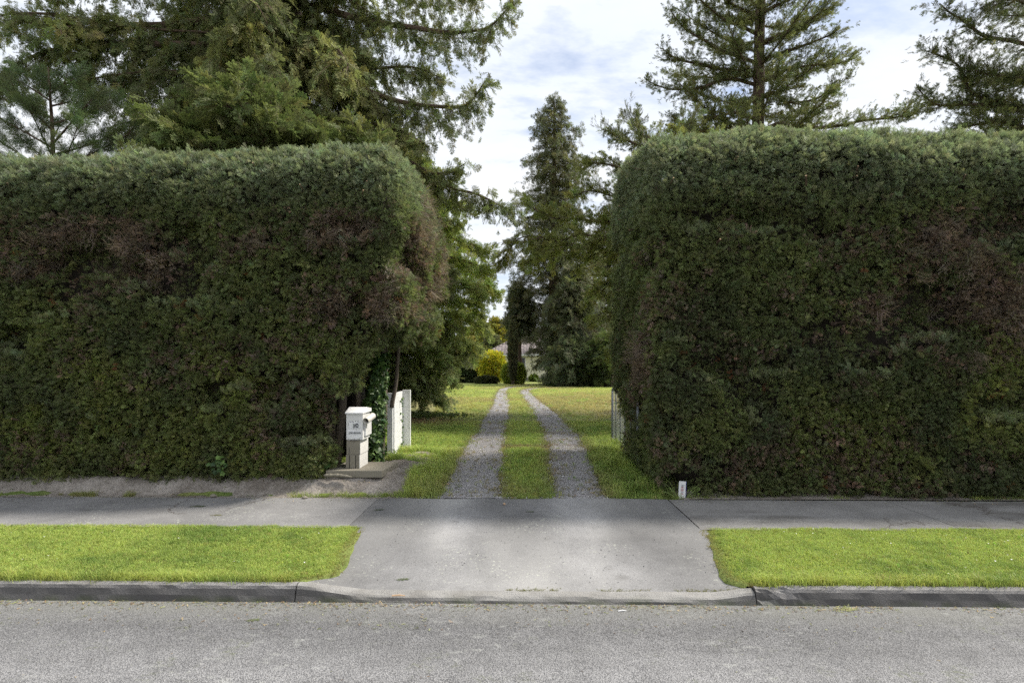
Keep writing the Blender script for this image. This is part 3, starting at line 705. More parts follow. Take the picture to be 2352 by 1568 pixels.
# flat weeds among the verge grass, moss along the seam of crossing and kerb
n = 900; X = np.where(rng.random(n) < 0.5, -1, 1) * rng.uniform(1.6, 7.2, n); Y = rng.uniform(4.0, 5.15, n); kp = (fbm(np.stack([X, Y], -1), 1.3, 99) > 0.5) & np.where(X < 0, X < edge_l(Y) - 0.05, X > edge_r(Y) + 0.05)
X, Y = X[kp], Y[kp]; q = len(X); t = jit((0.24, 0.33, 0.10), q, 0.2, 0.08); rr = np.stack([rng.normal(0, 0.2, q), rng.normal(-0.9, 0.3, q), rng.uniform(0, 6.28, q)], -1)
tag(scatter("verge_weeds", None, np.stack([X, Y, verge_z(X, Y) + 0.012], -1), rr, rng.uniform(0.022, 0.05, q), t, PR_BROAD, [M['broad'], M['twig']]), "clover and flat weeds mixed into the verge grass", "weeds", kind='stuff')
n = 700; X = rng.uniform(-1.5, 1.55, n); Y = 3.972 + np.abs(rng.normal(0, 0.022, n)); kp = fbm(np.stack([X, Y], -1), 2.6, 55) > 0.56
grass_patch("seam_moss", X[kp], Y[kp], cross_z, lambda P: np.tile([0.20, 0.20, 0.07], (len(P), 1)), "moss and tiny grass in the seam above the dropped kerb", PR_GRASS, 0.1, 0.3)
# daisies on the verges
def daisy():
    p = Proto()
    for k in range(7):
        a = k / 7 * 2 * pi; p.kite((0, 0, 1.0), (math.cos(a), math.sin(a), 0.1), (-math.sin(a), math.cos(a), 0), 0.22, 0.16)
    p.blade([np.zeros(3), np.array([0.02, 0, 0.5]), np.array([0, 0, 1.0])], (1, 0, 0), 0.03, 0, 0, 1); return p.get()
m = Mat("daisy_petals"); M['daisy'] = m.done((0.82, 0.82, 0.78), 0.6)
n = 120; X = np.where(rng.random(n) < 0.85, 1.8 + 4.6 * np.sqrt(rng.random(n)), rng.uniform(-6, -1.5, n)); Y = rng.uniform(4.1, 5.15, n)
o = scatter("daisy_flowers", None, np.stack([X, Y, verge_z(X, Y)], -1), lay(n), rng.uniform(0.022, 0.034, n), np.ones((n, 3)) * 0.8, [daisy()] * 3, [M['daisy'], M['grass']])
tag(o, "tiny white daisies in the verge grass", "flowers", kind='stuff')
# pebbles on the wheel tracks
n = 16000; T = np.concatenate([TL[:120], TR[:120]]); i = (rng.random(n) ** 1.7 * 120).astype(int) + 120 * rng.integers(0, 2, n)
X = T[i, 1] + T[i, 2] * np.clip(rng.normal(0, 0.75, n), -1.9, 1.9); Y = T[i, 0] + rng.uniform(-0.1, 0.1, n); Y = np.maximum(Y, 6.4)
pt = np.clip(np.array([0.42, 0.405, 0.41]) * np.exp(rng.normal(0, 0.4, (n, 1))), 0.03, 0.6)
o = scatter("gravel_pebbles", None, np.stack([X, Y, ground_z(X, Y) + 0.002], -1), rng.uniform(0, 6.28, (n, 3)), np.exp(rng.normal(-5.15, 0.35, n)), pt, PR_ROCK, [M['pebble']])
tag(o, "loose grey pebbles of the wheel tracks", "gravel", kind='stuff')
n = 420; X = rng.uniform(-1.3, 1.5, n); Y = rng.uniform(4.1, 6.3, n)
o = scatter("stone_chips", None, np.stack([X, Y, cross_z(X, Y) + 0.002], -1), rng.uniform(0, 6.28, (n, 3)), np.exp(rng.normal(-5.7, 0.3, n)), np.clip(np.array([0.1, 0.1, 0.105]) * np.exp(rng.normal(0, 0.6, (n, 1))), 0.02, 0.5), PR_ROCK, [M['pebble']])
tag(o, "dark loose stone chips strewn on the driveway crossing", "gravel", kind='stuff')
# plant litter in the gutter, on path, tracks
def litter(name, X, Y, Z, s, cols, label):
    n = len(X); c = np.array(cols)[rng.integers(0, len(cols), n)] * np.exp(rng.normal(0, 0.3, (n, 1)))
    r_ = np.stack([rng.normal(0, 0.15, n), rng.normal(0, 0.15, n), rng.uniform(0, 6.28, n)], -1)
    return tag(scatter(name, None, np.stack([X, Y, Z], -1), r_, s, np.clip(c, 0.01, 0.8), PR_BIT, [M['litter'], M['litter']]), label, "litter", kind='stuff')
BR = [(0.20, 0.13, 0.07), (0.30, 0.23, 0.12), (0.13, 0.15, 0.05), (0.24, 0.25, 0.12), (0.10, 0.07, 0.05)]
n = 4200; X = rng.uniform(-7, 7, n); Y = 3.865 - np.abs(rng.normal(0, 0.055, n)) - 0.35 * (rng.random(n) < 0.2) * rng.random(n); kp = fbm(np.stack([X, Y], -1), 1.4, 71) > 0.33
litter("gutter_litter", X[kp], Y[kp], np.full(kp.sum(), 0.004), rng.uniform(0.006, 0.022, kp.sum()), BR, "dry grass clippings and leaf bits along the gutter")
n = 500; X = rng.uniform(-5.5, 5.5, n); Y = rng.uniform(1.4, 3.7, n)
litter("road_litter", X, Y, 0.012 * np.clip(3.4 - Y, 0, 5) + 0.003, rng.uniform(0.004, 0.014, n), BR, "scattered leaf bits lying on the road")
n = 900; X = rng.uniform(-7, 7, n); Y = 6.33 - np.abs(rng.normal(0, 0.12, n)) ; X = np.where(np.abs(X - 0.1) < 1.5, X * 1.0 + np.sign(X) * 1.6, X)
litter("path_litter", X, Y, path_z(X, Y) + 0.006, rng.uniform(0.005, 0.02, n), BR + [(0.09, 0.13, 0.04)], "hedge clippings along the back edge of the footpath")
n = 2600; X = rng.uniform(-7, -1.2, n); Y = rng.uniform(6.38, 7.0, n)
litter("bank_litter", X, Y, bank_z(X, Y) + 0.006, rng.uniform(0.006, 0.028, n), BR + [(0.09, 0.13, 0.04), (0.16, 0.10, 0.06)], "dead leaf bits and twigs strewn on the earth bank")
n = 900; X = rng.uniform(-7, -1.0, n); Y = 6.36 + np.abs(rng.normal(0, 0.05, n)); kp = fbm(np.stack([X, Y], -1), 1.7, 93) > 0.54
grass_patch("bank_weeds", X[kp], Y[kp], bank_z, lambda P: lawn_tint(P) * 0.8, "small weeds and grass tufts along the foot of the earth bank", PR_LONG, 0.2, 0.5)
n = 700; X = rng.uniform(1.7, 7, n); Y = 6.36 + np.abs(rng.normal(0, 0.05, n)); kp = fbm(np.stack([X, Y], -1), 1.7, 94) > 0.52
grass_patch("path_weeds", X[kp], Y[kp], ground_z, lambda P: lawn_tint(P) * 0.8, "small weeds at the foot of the right hedge", PR_LONG, 0.15, 0.42)
n = 900; i = (rng.random(n) * 90).astype(int); T = np.where((rng.random(n) < 0.5)[:, None], TL[i], TR[i])
X = T[:, 1] + rng.normal(0, 0.3, n); Y = T[:, 0] + rng.uniform(-.2, .2, n); kp = Y > 6.4
litter("track_litter", X[kp], Y[kp], ground_z(X[kp], Y[kp]) + 0.012, rng.uniform(0.012, 0.05, kp.sum()), BR, "twigs and leaf bits fallen on the wheel tracks")
# ================================================================== HEDGES
def rounded(q, r):
    q = q + r
    return np.linalg.norm(np.maximum(q, 0), axis=-1) + np.minimum(q.max(-1), 0) - r
def lump(P, s):
    return 0.10 * (fbm(P, 0.9, s) - 0.5) + 0.12 * (fbm(P * np.array([1, 1, 1.5]), 2.4, s + 5, 2) - 0.5) + 0.06 * (vnoise(P, 7.0, s + 9) - 0.5) + 0.22 * sstep(0.58, 0.68, fbm(P * np.array([0.8, 1, 1.3]), 1.9, s + 23, 2)) * (1 - sstep(3.3, 3.7, P[:, 2]))
XE_L = np.array([(0.2, -2.38), (0.5, -2.30), (0.9, -2.10), (1.4, -1.98), (1.7, -1.90), (1.85, -1.72), (2.0, -1.48), (2.3, -1.36), (3.0, -1.33), (3.4, -1.36), (3.8, -1.42), (4.1, -1.52), (4.5, -1.72)])
def sdf_left(P):
    x, y, z = P[:, 0], P[:, 1], P[:, 2]
    xe = np.interp(z, XE_L[:, 0], XE_L[:, 1]) + 0.10 * sstep(7.0, 9.0, y) * (z > 1.95) - 0.85 * sstep(6.85, 7.2, y) * (1 - sstep(1.75, 2.0, z))
    zt = 4.17 + 0.08 * sstep(-3.2, -1.9, x) - 0.36 * (1 - sstep(6.45, 7.0, y)) + 0.28 * sstep(7.0, 9.0, y) + 0.10 * (fbm(P[:, :2], 1.1, 91) - 0.5)
    yf = 6.56 + 0.06 * sstep(1.4, 0.4, z)
    q = np.stack([x - xe, np.maximum(yf - y, y - 9.15), np.maximum(z - zt, 0.27 - z)], -1)
    return rounded(q, 0.12) + lump(P, 101)
def sdf_right(P):
    x, y, z = P[:, 0], P[:, 1], P[:, 2]
    xe = np.interp(z, [0.2, 0.6, 1.2, 1.6, 2.2, 3.4, 4.0, 4.6], [1.62, 1.56, 1.52, 1.50, 1.49, 1.49, 1.49, 1.50]) - 0.05 * sstep(7, 9, y)
    zt = 4.34 + 0.05 * np.exp(-((x - 3.0) / 1.0) ** 2) - 0.05 * (1 - sstep(1.6, 2.4, x)) - 0.36 * (1 - sstep(6.32, 6.9, y)) + 0.32 * sstep(7.0, 9.0, y) - 0.05 * sstep(3.9, 4.6, x) + 0.10 * (fbm(P[:, :2], 1.1, 93) - 0.5)
    yb = np.interp(z, [0.2, 1.0, 2.0], [8.5, 8.7, 9.15])
    q = np.stack([xe - x, np.maximum(6.42 - y, y - yb), np.maximum(z - zt, 0.19 - z)], -1)
    return rounded(q, 0.12) + lump(P, 131)
def grad(f, P, e=0.03):
    G = np.zeros_like(P)
    for k in range(3):
        d = np.zeros(3); d[k] = e; G[:, k] = f(P + d) - f(P - d)
    return unit(G)
def ellipses(px, py, L):
    s = np.zeros(len(px))
    for (cx, cy, rx, ry, a) in L: s = np.maximum(s, a * np.exp(-(((px - cx) / rx) ** 2 + ((py - cy) / ry) ** 2)))
    return s
BROWN_L = [(210, 545, 150, 45, .95), (330, 620, 110, 40, .95), (90, 620, 90, 40, .7), (770, 520, 130, 50, .75), (985, 560, 40, 150, .9), (850, 700, 150, 40, .7), (560, 560, 90, 35, .6), (880, 640, 90, 40, .6), (640, 800, 60, 35, .3), (330, 880, 80, 30, .3)]
BROWN_R = [(2160, 545, 120, 60, .9), (2210, 610, 140, 55, .8), (2260, 700, 130, 90, 1.0), (2230, 790, 110, 60, .85), (2000, 545, 60, 40, .6), (1475, 830, 28, 70, .9), (1980, 700, 140, 60, .45), (1800, 1040, 200, 50, .35)]
YEL_L = [(120, 900, 230, 150, .8), (520, 900, 220, 120, .7), (620, 980, 160, 120, .6), (740, 900, 90, 100, .8), (420, 1040, 300, 60, .5), (80, 1020, 120, 80, .7)]
YEL_R = [(2270, 900, 160, 130, .75), (1950, 1000, 250, 90, .4), (1560, 960, 90, 120, .5), (2150, 1060, 200, 60, .4), (1740, 980, 80, 100, .35)]
def hedge(sdf, lo, hi, n, brown, yellow, name, label, side):
    root = empty(name, ((lo[0] + hi[0]) / 2, 7.8, 0.3)); tag(root, label, "hedge"); org = np.array(root.location)
    C = rng.uniform(lo, hi, (n, 3)); s = sdf(C)
    near = (s < 0.02) & (s > -0.26)
    near &= rng.random(n) < np.exp(np.minimum(s, 0) / 0.10)
    near &= ~((C[:, 1] > 8.8) & (rng.random(n) < 0.75))
    near &= ~((np.abs(C[:, 0] - 1.79) < 0.16) & (C[:, 2] < 0.44) & (C[:, 1] < 6.62))
    P = C[near]; G = grad(sdf, P); k = len(P)
    px, py = proj(P)
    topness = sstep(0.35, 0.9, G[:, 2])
    D = unit(G * 0.55 + rand_unit(k) * np.array([0.75, 0.6, 0.4]) + UP * (0.10 + 0.5 * topness[:, None]))
    U = unit(UP * 0.6 + G * 0.5 + rand_unit(k) * 0.6)
    # colours
    nz = fbm(P, 2.2, 141); nz2 = fbm(P, 0.7, 147)
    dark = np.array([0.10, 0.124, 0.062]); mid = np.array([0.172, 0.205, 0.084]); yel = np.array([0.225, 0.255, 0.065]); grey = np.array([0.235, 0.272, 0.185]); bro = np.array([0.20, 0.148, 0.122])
    c = lerp(dark, mid, sstep(0.3, 0.65, 0.5 * nz + 0.5 * nz2)[:, None])
    ye = ellipses(px, py, yellow) * sstep(0.35, 0.6, nz)
    c = lerp(c, yel, np.clip(ye, 0, 1)[:, None])
    br = np.clip(ellipses(px, py, brown) * 1.25 * sstep(0.30, 0.55, fbm(P, 3.1, 151)) + 0.30 * sstep(0.52, 0.66, fbm(P, 1.7, 157)), 0, 0.95) * (1 - sstep(3.3, 3.6, P[:, 2]))
    isb = rng.random(k) < br
    c[isb] = bro * rng.uniform(0.7, 1.35, (isb.sum(), 1))
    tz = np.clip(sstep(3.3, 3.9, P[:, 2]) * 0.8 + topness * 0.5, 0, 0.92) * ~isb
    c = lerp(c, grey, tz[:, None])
    red = (rng.random(k) < 0.004) & (P[:, 2] < 3.2); c[red] = (0.16, 0.07, 0.03)
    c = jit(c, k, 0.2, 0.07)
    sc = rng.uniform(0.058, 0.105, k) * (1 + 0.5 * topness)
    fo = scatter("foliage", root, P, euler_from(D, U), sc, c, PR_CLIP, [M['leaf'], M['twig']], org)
    dz = (ellipses(px, py, brown) * sstep(0.3, 0.5, fbm(P, 3.1, 151)) > 0.35) & (s[near] > -0.16); dz &= rng.random(k) < 0.16
    if dz.any():
        q = dz.sum(); scatter("dead_twigs", root, P[dz] + G[dz] * 0.015, euler_from(unit(G[dz] * 0.6 + rand_unit(q) * 0.6 - UP * 0.35), rand_unit(q)), rng.uniform(0.10, 0.2, q), jit((0.17, 0.135, 0.12), q, 0.3, 0.06), PR_DEAD, [M['leaf'], M['twig']], org)
    return root, org, P, G
hl, hl_o, PL, GL = hedge(sdf_left, (-8.8, 6.3, 0.25), (-0.95, 9.35, 4.95), 1000000, BROWN_L, YEL_L, "clipped_hedge", "tall clipped conifer hedge left of the drive behind the letterbox", -1)
hr, hr_o, PRr, GR = hedge(sdf_right, (1.25, 6.2, 0.12), (8.9, 9.35, 5.05), 1000000, BROWN_R, YEL_R, "clipped_hedge", "tall clipped conifer hedge right of the drive with a browned patch at the picture edge", 1)
def core(root, org, boxes):  # solid boxes added for the dark hedge interior, stopping light leaking through
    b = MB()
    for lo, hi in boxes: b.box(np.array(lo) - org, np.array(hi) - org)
    o = b.build("light_block_core", M['core'], root, bevel=0.12); return o
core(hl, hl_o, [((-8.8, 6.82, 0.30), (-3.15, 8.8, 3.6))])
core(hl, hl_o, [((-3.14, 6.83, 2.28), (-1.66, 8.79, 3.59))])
core(hl, hl_o, [((-3.14, 7.95, 0.3), (-2.36, 8.78, 2.27))])  # added as a dark backdrop for the hollow behind the letterbox
core(hl, hl_o, [((-8.79, 7.05, 3.5), (-1.75, 8.75, 4.0))])  # added to block sky showing under the top foliage
core(hr, hr_o, [((1.90, 6.95, 3.6), (8.79, 8.38, 4.2))])  # same added sky block for the right hedge
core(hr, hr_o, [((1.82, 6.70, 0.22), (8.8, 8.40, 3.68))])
# cut stubs along the tops and faces
stub = MB().tube([(0, 0, 0), (0.05, 0.004, 0)], [0.006, 0.0055], 6, 0); stub.add([(0.0505, 0.004 + 0.0056 * math.cos(a), 0.0056 * math.sin(a)) for a in np.arange(6) / 6 * 2 * pi], [tuple(range(6))], 1)
sm = stub.mesh("cut_stub"); sm.materials.append(M['twig']); sm.materials.append(M['cutwood'])
for root, org, P, G in ((hl, hl_o, PL, GL), (hr, hr_o, PRr, GR)):
    zz = P[:, 2]; w = np.where(zz > 3.6, 6.0, np.where(zz > 2.5, 1.0, 0.2)) * (G[:, 1] < 0.3) * (np.abs(P[:, 0]) < 6.6)
    for i in rng.choice(len(P), 70, replace=False, p=w / w.sum()):
        o = bpy.data.objects.new("cut_stub", sm); col.objects.link(o); o.parent = root
        o.location = P[i] - org + G[i] * 0.03; d = unit(G[i] + rand_unit(1)[0] * 0.5 + UP * 0.5)
        o.rotation_euler = euler_from(d[None], rand_unit(1))[0]; s = random.uniform(0.9, 2.1); o.scale = (s * 1.3, s, s)
# bare stems of the left hedge, seen where its lower end is hollow
def stem(root, org, pts, r0, r1, nm="trunk", mat='greybark'):
    P = catmull(np.array(pts), 22); P = P + (vnoise(P * 1.0, 3.0, 17)[:, None] - 0.5) * 0.03
    return MB().tube(P - org, np.linspace(r0, r1, 22), 10).build(nm, M[mat], root, smooth=True)
def gz(p): return float(ground_z(p[0], p[1]))
def rooted(px, Y, top):
    b = at(px, 1050, Y); b[2] = max(gz(b), float(bank_z(b[0], np.array(b[1])))) - 0.05; return [b, (b + np.array(top)) / 2 + np.array([0.02, 0, 0]), np.array(top)]
stem(hl, hl_o, rooted(874, 7.60, at(882, 740, 7.75)), 0.055, 0.04)
stem(hl, hl_o, rooted(850, 7.80, at(838, 740, 7.75)), 0.06, 0.045)
stem(hl, hl_o, rooted(818, 7.55, at(822, 760, 7.6)), 0.05, 0.04)
stem(hl, hl_o, rooted(775, 7.35, at(790, 780, 7.5)), 0.06, 0.045)
stem(hl, hl_o, rooted(762, 7.7, at(760, 760, 7.7)), 0.05, 0.045)
stem(hl, hl_o, [at(900, 935, 8.1), at(910, 870, 8.1), at(918, 790, 8.0)], 0.03, 0.025, "branch")
# ivy round the outer stem
def ivy_leaf():
    pts = [(0, 0), (0.28, 0.34), (0.12, 0.52), (0.5, 0.62), (0.55, 0.9), (0, 0.78)]
    o2 = [(0.0, 0.0), (0.30, -0.10), (0.52, 0.18), (0.40, 0.38), (0.62, 0.62), (0.26, 0.66), (0.0, 1.05), (-0.26, 0.66), (-0.62, 0.62), (-0.40, 0.38), (-0.52, 0.18), (-0.30, -0.10)]
    V = [(y, x, -0.18 * abs(x) - 0.12 * (y - 0.4) ** 2) for x, y in o2]; V.append((0.38, 0, 0.03)); c = len(V) - 1
    return np.array(V), [(c, i, (i + 1) % 12) for i in range(12)]
IV, IF = ivy_leaf()
def solid_leaf_mat(name, c1, c2):
    m = Mat(name); oi = m.N('ShaderNodeObjectInfo')
    c = m.ramp(oi.outputs['Random'], [(0.0, c1), (0.7, lerp(np.array(c1), np.array(c2), .5).tolist()), (1.0, c2)])
    return m.done(c, 0.5, spec=0.35)
M['ivy'] = solid_leaf_mat("ivy_leaf", (0.022, 0.05, 0.018), (0.11, 0.19, 0.035))
ivy_me = bpy.data.meshes.new("ivy_leaf"); ivy_me.from_pydata(IV.tolist(), [], IF); ivy_me.materials.append(M['ivy'])
PR_IVY = [(IV, IF, np.linspace(0, 0.6, len(IV)), [0] * 12)] * 3
def ivy(name, P, N, label, n_leaf, size=(0.045, 0.085)):
    org = P[np.argmin(P[:, 2])]; root = empty(name, org); tag(root, label, "ivy")
    D = unit(N * 0.5 + rand_unit(len(P)) * 0.45 + np.array([0, 0, -0.75])); U = unit(N + rand_unit(len(P)) * 0.5)
    E = euler_from(D, U); S = rng.uniform(*size, len(P)); order = np.argsort(P[:, 1] - 3 * S)
    for i in order[:n_leaf]:
        o = bpy.data.objects.new("leaf", ivy_me); col.objects.link(o); o.parent = root; o.location = P[i] - org; o.rotation_euler = E[i]; o.scale = (S[i],) * 3
    r = order[n_leaf:]
    if len(r):
        t = jit((0.035, 0.07, 0.02), len(r), 0.35, 0.2); scatter("inner_leaves", root, P[r], E[r], S[r], t, PR_IVY, [M['broad']], org)
    return root
n = 1500; zc_ = rng.uniform(0, 1, n); a = rng.uniform(0, 2 * pi, n)
cx = lerp(845, 874, zc_); rad = lerp(0.19, 0.08, zc_ ** 0.8) * (0.75 + 0.5 * fbm(np.stack([zc_ * 4, a, a], -1), 1.5, 5))
base = np.array([at(c_, lerp(1062, 812, z_), 7.55) for c_, z_ in zip(cx, zc_)])
Nn = np.stack([np.cos(a), np.sin(a), 0.1 + 0 * a], -1)
ivy("climbing_ivy", base + Nn * rad[:, None], Nn, "dark ivy climbing the bare hedge stem beside the white gate", 300)
n = 24; u = rng.random(n); b = np.array([at(lerp(920, 927, k), lerp(905, 1035, k2), 8.75) for k, k2 in zip(rng.random(n), u)]); Nn = np.tile([0.2, -1.0, 0.1], (n, 1))
ivy("climbing_ivy", b + Nn * 0.05, unit(Nn), "thin strand of ivy hanging in the gap of the white gate", 24, (0.025, 0.045))
n = 40; b = np.array([on(px_, py_, 0.40) for px_, py_ in zip(rng.normal(752, 16, n), rng.normal(1062, 8, n))]); b[:, 2] += rng.uniform(-0.02, 0.14, n); b[:, 1] -= 0.12
ivy("ground_ivy", b, unit(np.tile([0.2, -0.7, 0.6], (n, 1)) + rand_unit(n) * 0.3), "pale ivy leaves at the hedge foot left of the letterbox slab", 40, (0.045, 0.08))
n = 22; b = np.array([at(px_, py_, 6.5) for px_, py_ in zip(rng.normal(500, 9, n), rng.uniform(1040, 1085, n))])
ivy("ground_ivy", b, unit(np.tile([0.0, -1.0, 0.2], (n, 1))), "small sprig of ivy under the long left hedge", 22, (0.03, 0.06))
# ================================================================== SMALL THINGS BY THE ENTRANCE
m = Mat("white_paint"); n_ = m.noise(26, 5, 0.65); c = m.mix(m.ramp(n_, [(0.35, 0.0), (0.75, 0.5)]), (0.74, 0.74, 0.75), (0.5, 0.5, 0.47))
M['white'] = m.done(c, 0.55, m.bump(m.noise(60, 3), 0.2, 0.003))
m = Mat("flaking_white_paint"); n_ = m.noise(9, 6, 0.7, (1, 1, 1)); c = m.mix(m.ramp(n_, [(0.74, 0.0), (0.76, 1.0)]), m.mix(m.noise(20), (0.72, 0.72, 0.73), (0.56, 0.55, 0.52)), (0.30, 0.27, 0.23))
M['boxpaint'] = m.done(c, 0.5, m.bump(n_, 0.3, 0.003))
m = Mat("weathered_wood_white"); n_ = m.noise(22, 5, 0.6, (1, 1, 0.25)); c = m.mix(m.ramp(n_, [(0.3, 0.0), (0.75, 0.6)]), (0.78, 0.79, 0.80), (0.55, 0.55, 0.53)); c = m.mix(m.ramp(m.noise(7, 5, 0.7, (1, 1, 0.12)), [(0.52, 0.0), (0.72, 0.5)]), c, (0.40, 0.41, 0.33))
M['whitewood'] = m.done(c, 0.7, m.bump(n_, 0.4, 0.004))
m = Mat("old_concrete_block"); n_ = m.noise(120, 4, 0.7); c = m.mix(m.ramp(n_, [(0.3, 0.0), (0.7, 1.0)]), (0.16, 0.145, 0.115), (0.29, 0.265, 0.215))
M['block'] = m.done(m.mix(m.ramp(m.noise(6, 4), [(0.4, 0.0), (0.7, 0.5)]), c, (0.17, 0.16, 0.12)), 0.9, m.bump(n_, 0.6, 0.003))
m = Mat("pale_side_concrete"); n_ = m.noise(70, 4, 0.7); M['blockside'] = m.done(m.mix(m.ramp(n_, [(0.45, 0.0), (0.7, 0.5)]), (0.66, 0.65, 0.62), (0.42, 0.40, 0.36)), 0.85, m.bump(n_, 0.4, 0.003))  # paler concrete colour for the right side of the blocks
m = Mat("black_print"); M['black'] = m.done((0.015, 0.015, 0.017), 0.6)
m = Mat("grey_sticker"); M['sticker'] = m.done(m.mix(m.noise(80), (0.52, 0.53, 0.54), (0.6, 0.61, 0.62)), 0.5)
m = Mat("dark_inside"); M['dark'] = m.done((0.03, 0.028, 0.025), 0.9)
m = Mat("tube_plastic"); M['tubeplastic'] = m.done(m.mix(m.ramp(m.noise(12, 5, 0.7), [(0.5, 0.0), (0.65, 0.7)]), (0.6, 0.58, 0.53), (0.42, 0.33, 0.17)), 0.6)
m = Mat("galvanised_steel"); M['steel'] = m.done(m.mix(m.noise(30), (0.20, 0.215, 0.24), (0.30, 0.32, 0.35)), 0.6, spec=0.4, metal=0.25)
m = Mat("red_print"); M['red'] = m.done((0.45, 0.05, 0.05), 0.5)
m = Mat("blue_plastic"); M['blue'] = m.done((0.03, 0.035, 0.22), 0.5)
m = Mat("grey_print"); M['greyprint'] = m.done((0.16, 0.17, 0.2), 0.6)
def text_mesh(body, size, mat, name, parent, loc, rot=(radians(90), 0, 0), sx=1.0):
    cu = bpy.data.curves.new(name, 'FONT'); cu.body = body; cu.size = size; cu.align_x = 'CENTER'; cu.align_y = 'CENTER'; cu.extrude = 0.0006; cu.offset = size * 0.02; cu.resolution_u = 3
    t = bpy.data.objects.new("tmp", cu); col.objects.link(t); dg = bpy.context.evaluated_depsgraph_get(); dg.update()
    me = bpy.data.meshes.new_from_object(t.evaluated_get(dg)); bpy.data.objects.remove(t, do_unlink=True); me.materials.clear()
    o = link(name, me, mat, parent, loc); o.rotation_euler = rot; o.scale = (sx, 1, 1); return o

# concrete slab under the letterbox
slab_f = on(815, 1081, 0.40); SY = slab_f[1]
sl = at(748, 1080, SY); sr = at(877, 1080, SY)
SZ = 0.405
slb = MB()
prof = [(sl[0], SY, ), (sr[0], SY), (sr[0] + 0.06, SY + 0.62), (sl[0] + 0.05, SY + 0.62)]
lo = [(x, y, SZ - 0.085) for x, y in prof]; hi = [(x, y, SZ) for x, y in prof]
slb.add(lo + hi, [(3, 2, 1, 0), (4, 5, 6, 7), (0, 1, 5, 4), (1, 2, 6, 5), (2, 3, 7, 6), (3, 0, 4, 7)])
o = slb.build("concrete_slab", M['block'], bevel=0.008); tag(o, "flat concrete slab carrying the letterbox pillar", "slab")
# long pale broken edging in front of it
e0, e1 = at(744, 1088, SY - 0.05), at(808, 1091, SY - 0.07)
o = MB().tube(catmull([e0 + [0, 0, -0.015], (e0 + e1) / 2 + [0, 0.01, -0.008], e1 + [0, 0, -0.02]], 14), np.array([.010, .017, .014, .019, .013, .016, .02, .014, .016, .013, .017, .013, .011, .006]), 7).build("broken_edging", M['block'])
tag(o, "pale broken strip of concrete edging in front of the letterbox slab", "edging")

# letterbox
LY = SY + 0.13
lb = empty("letterbox", (0, 0, 0)); lc = at(810.5, 1074, LY); lb.location = (lc[0], LY, SZ)
tag(lb, "white wooden letterbox numbered 30 on a concrete block pillar", "letterbox")
PXM = LY / FPX
w2 = 31.5 * PXM / 2; dpt = 0.36
h1 = (1074 - 1042) * PXM; h2 = (1042 - 1008.5) * PXM
b = MB(); b.box((-w2 - 0.005, 0, 0.0), (w2 - 0.005, dpt, h1 - 0.002)); lo_b = b.build("concrete_block", [M['block'], M['blockside']], lb, bevel=0.004)
for a, z0 in ((-0.5, 0), (0.42, 0), (0.78, 0)):
    MB().box((a * w2 - 0.004, -0.003, 0.004), (a * w2 + 0.004, 0.004, h1 - 0.008)).build("groove", M['dark' if a < 0.6 else 'block'], lo_b)
MB().box((w2 - 0.0045, 0.002, 0.002), (w2 + 0.0005, dpt - 0.002, h1 - 0.004)).build("pale_side_face", M['blockside'], lo_b)  # right side of the block coloured paler than its front
b = MB(); b.box((-w2 + 0.003, 0.004, h1), (w2 + 0.002, dpt - 0.002, h1 + h2 - 0.003)); up_b = b.build("concrete_block", [M['block'], M['blockside']], lb, bevel=0.004)
MB().box((-w2 * 0.55 - 0.002, 0.001, h1 + 0.004), (-w2 * 0.55 + 0.002, 0.005, h1 + h2 * 0.5)).build("slot", M['dark'], up_b)
MB().box((w2 + 0.0022, 0.006, h1 + 0.002), (w2 + 0.006, dpt - 0.004, h1 + h2 - 0.005)).build("pale_side_face", M['blockside'], up_b)
hb = h1 + h2 + 0.004; bw = 38.3 * PXM / 2; bh = 61 * PXM; bx = 4.5 * PXM
box = MB(); box.box((bx - bw, -0.012, hb), (bx + bw, 0.30, hb + bh - 0.002)); body = box.build("box_body", M['boxpaint'], lb, bevel=0.003)
MB().box((bx - bw * 0.55, -0.0135, hb - 0.006), (bx + bw * 0.3, 0.02, hb + 0.001)).build("bottom_gap", M['dark'], body)
fp_ = MB(); fp_.box((bx - bw * 0.86, -0.017, hb + 0.012), (bx + bw * 0.84, -0.0125, hb + bh * 0.385)); fp_.build("lower_panel", M['white'], body, bevel=0.001)
up_ = MB(); up_.box((bx - bw * 0.68, -0.0155, hb + bh * 0.40), (bx + bw * 0.66, -0.0125, hb + bh * 0.70)); plate = up_.build("number_plate", M['white'], body, bevel=0.001)
for (u0, v0, du, dv) in [(-.62, .69, .1, .012), (-.5, .665, .06, .02), (-.3, .68, .05, .03), (-.2, .665, .14, .012), (.1, .69, .05, .03), (.35, .70, .1, .01), (.46, .67, .03, .04), (-.55, .425, .05, .012), (-.38, .43, .02, .03), (-.12, .43, .12, .014), (-.08, .445, .05, .02), (.25, .42, .06, .012), (-.72, .55, .015, .1), (.5, .43, .05, .02), (-.75, .04, .08, .02), (-.25, .05, .03, .012), (-.05, .03, .08, .03), (.35, .04, .03, .01), (.6, .05, .05, .015), (.55, .02, .08, .02)]:
    MB().box((bx + u0 * bw, -0.019, hb + v0 * bh), (bx + (u0 + du) * bw, -0.0165 if v0 > 0.3 else -0.0172, hb + (v0 + dv) * bh)).build("paint_chip", M['dark'], body)
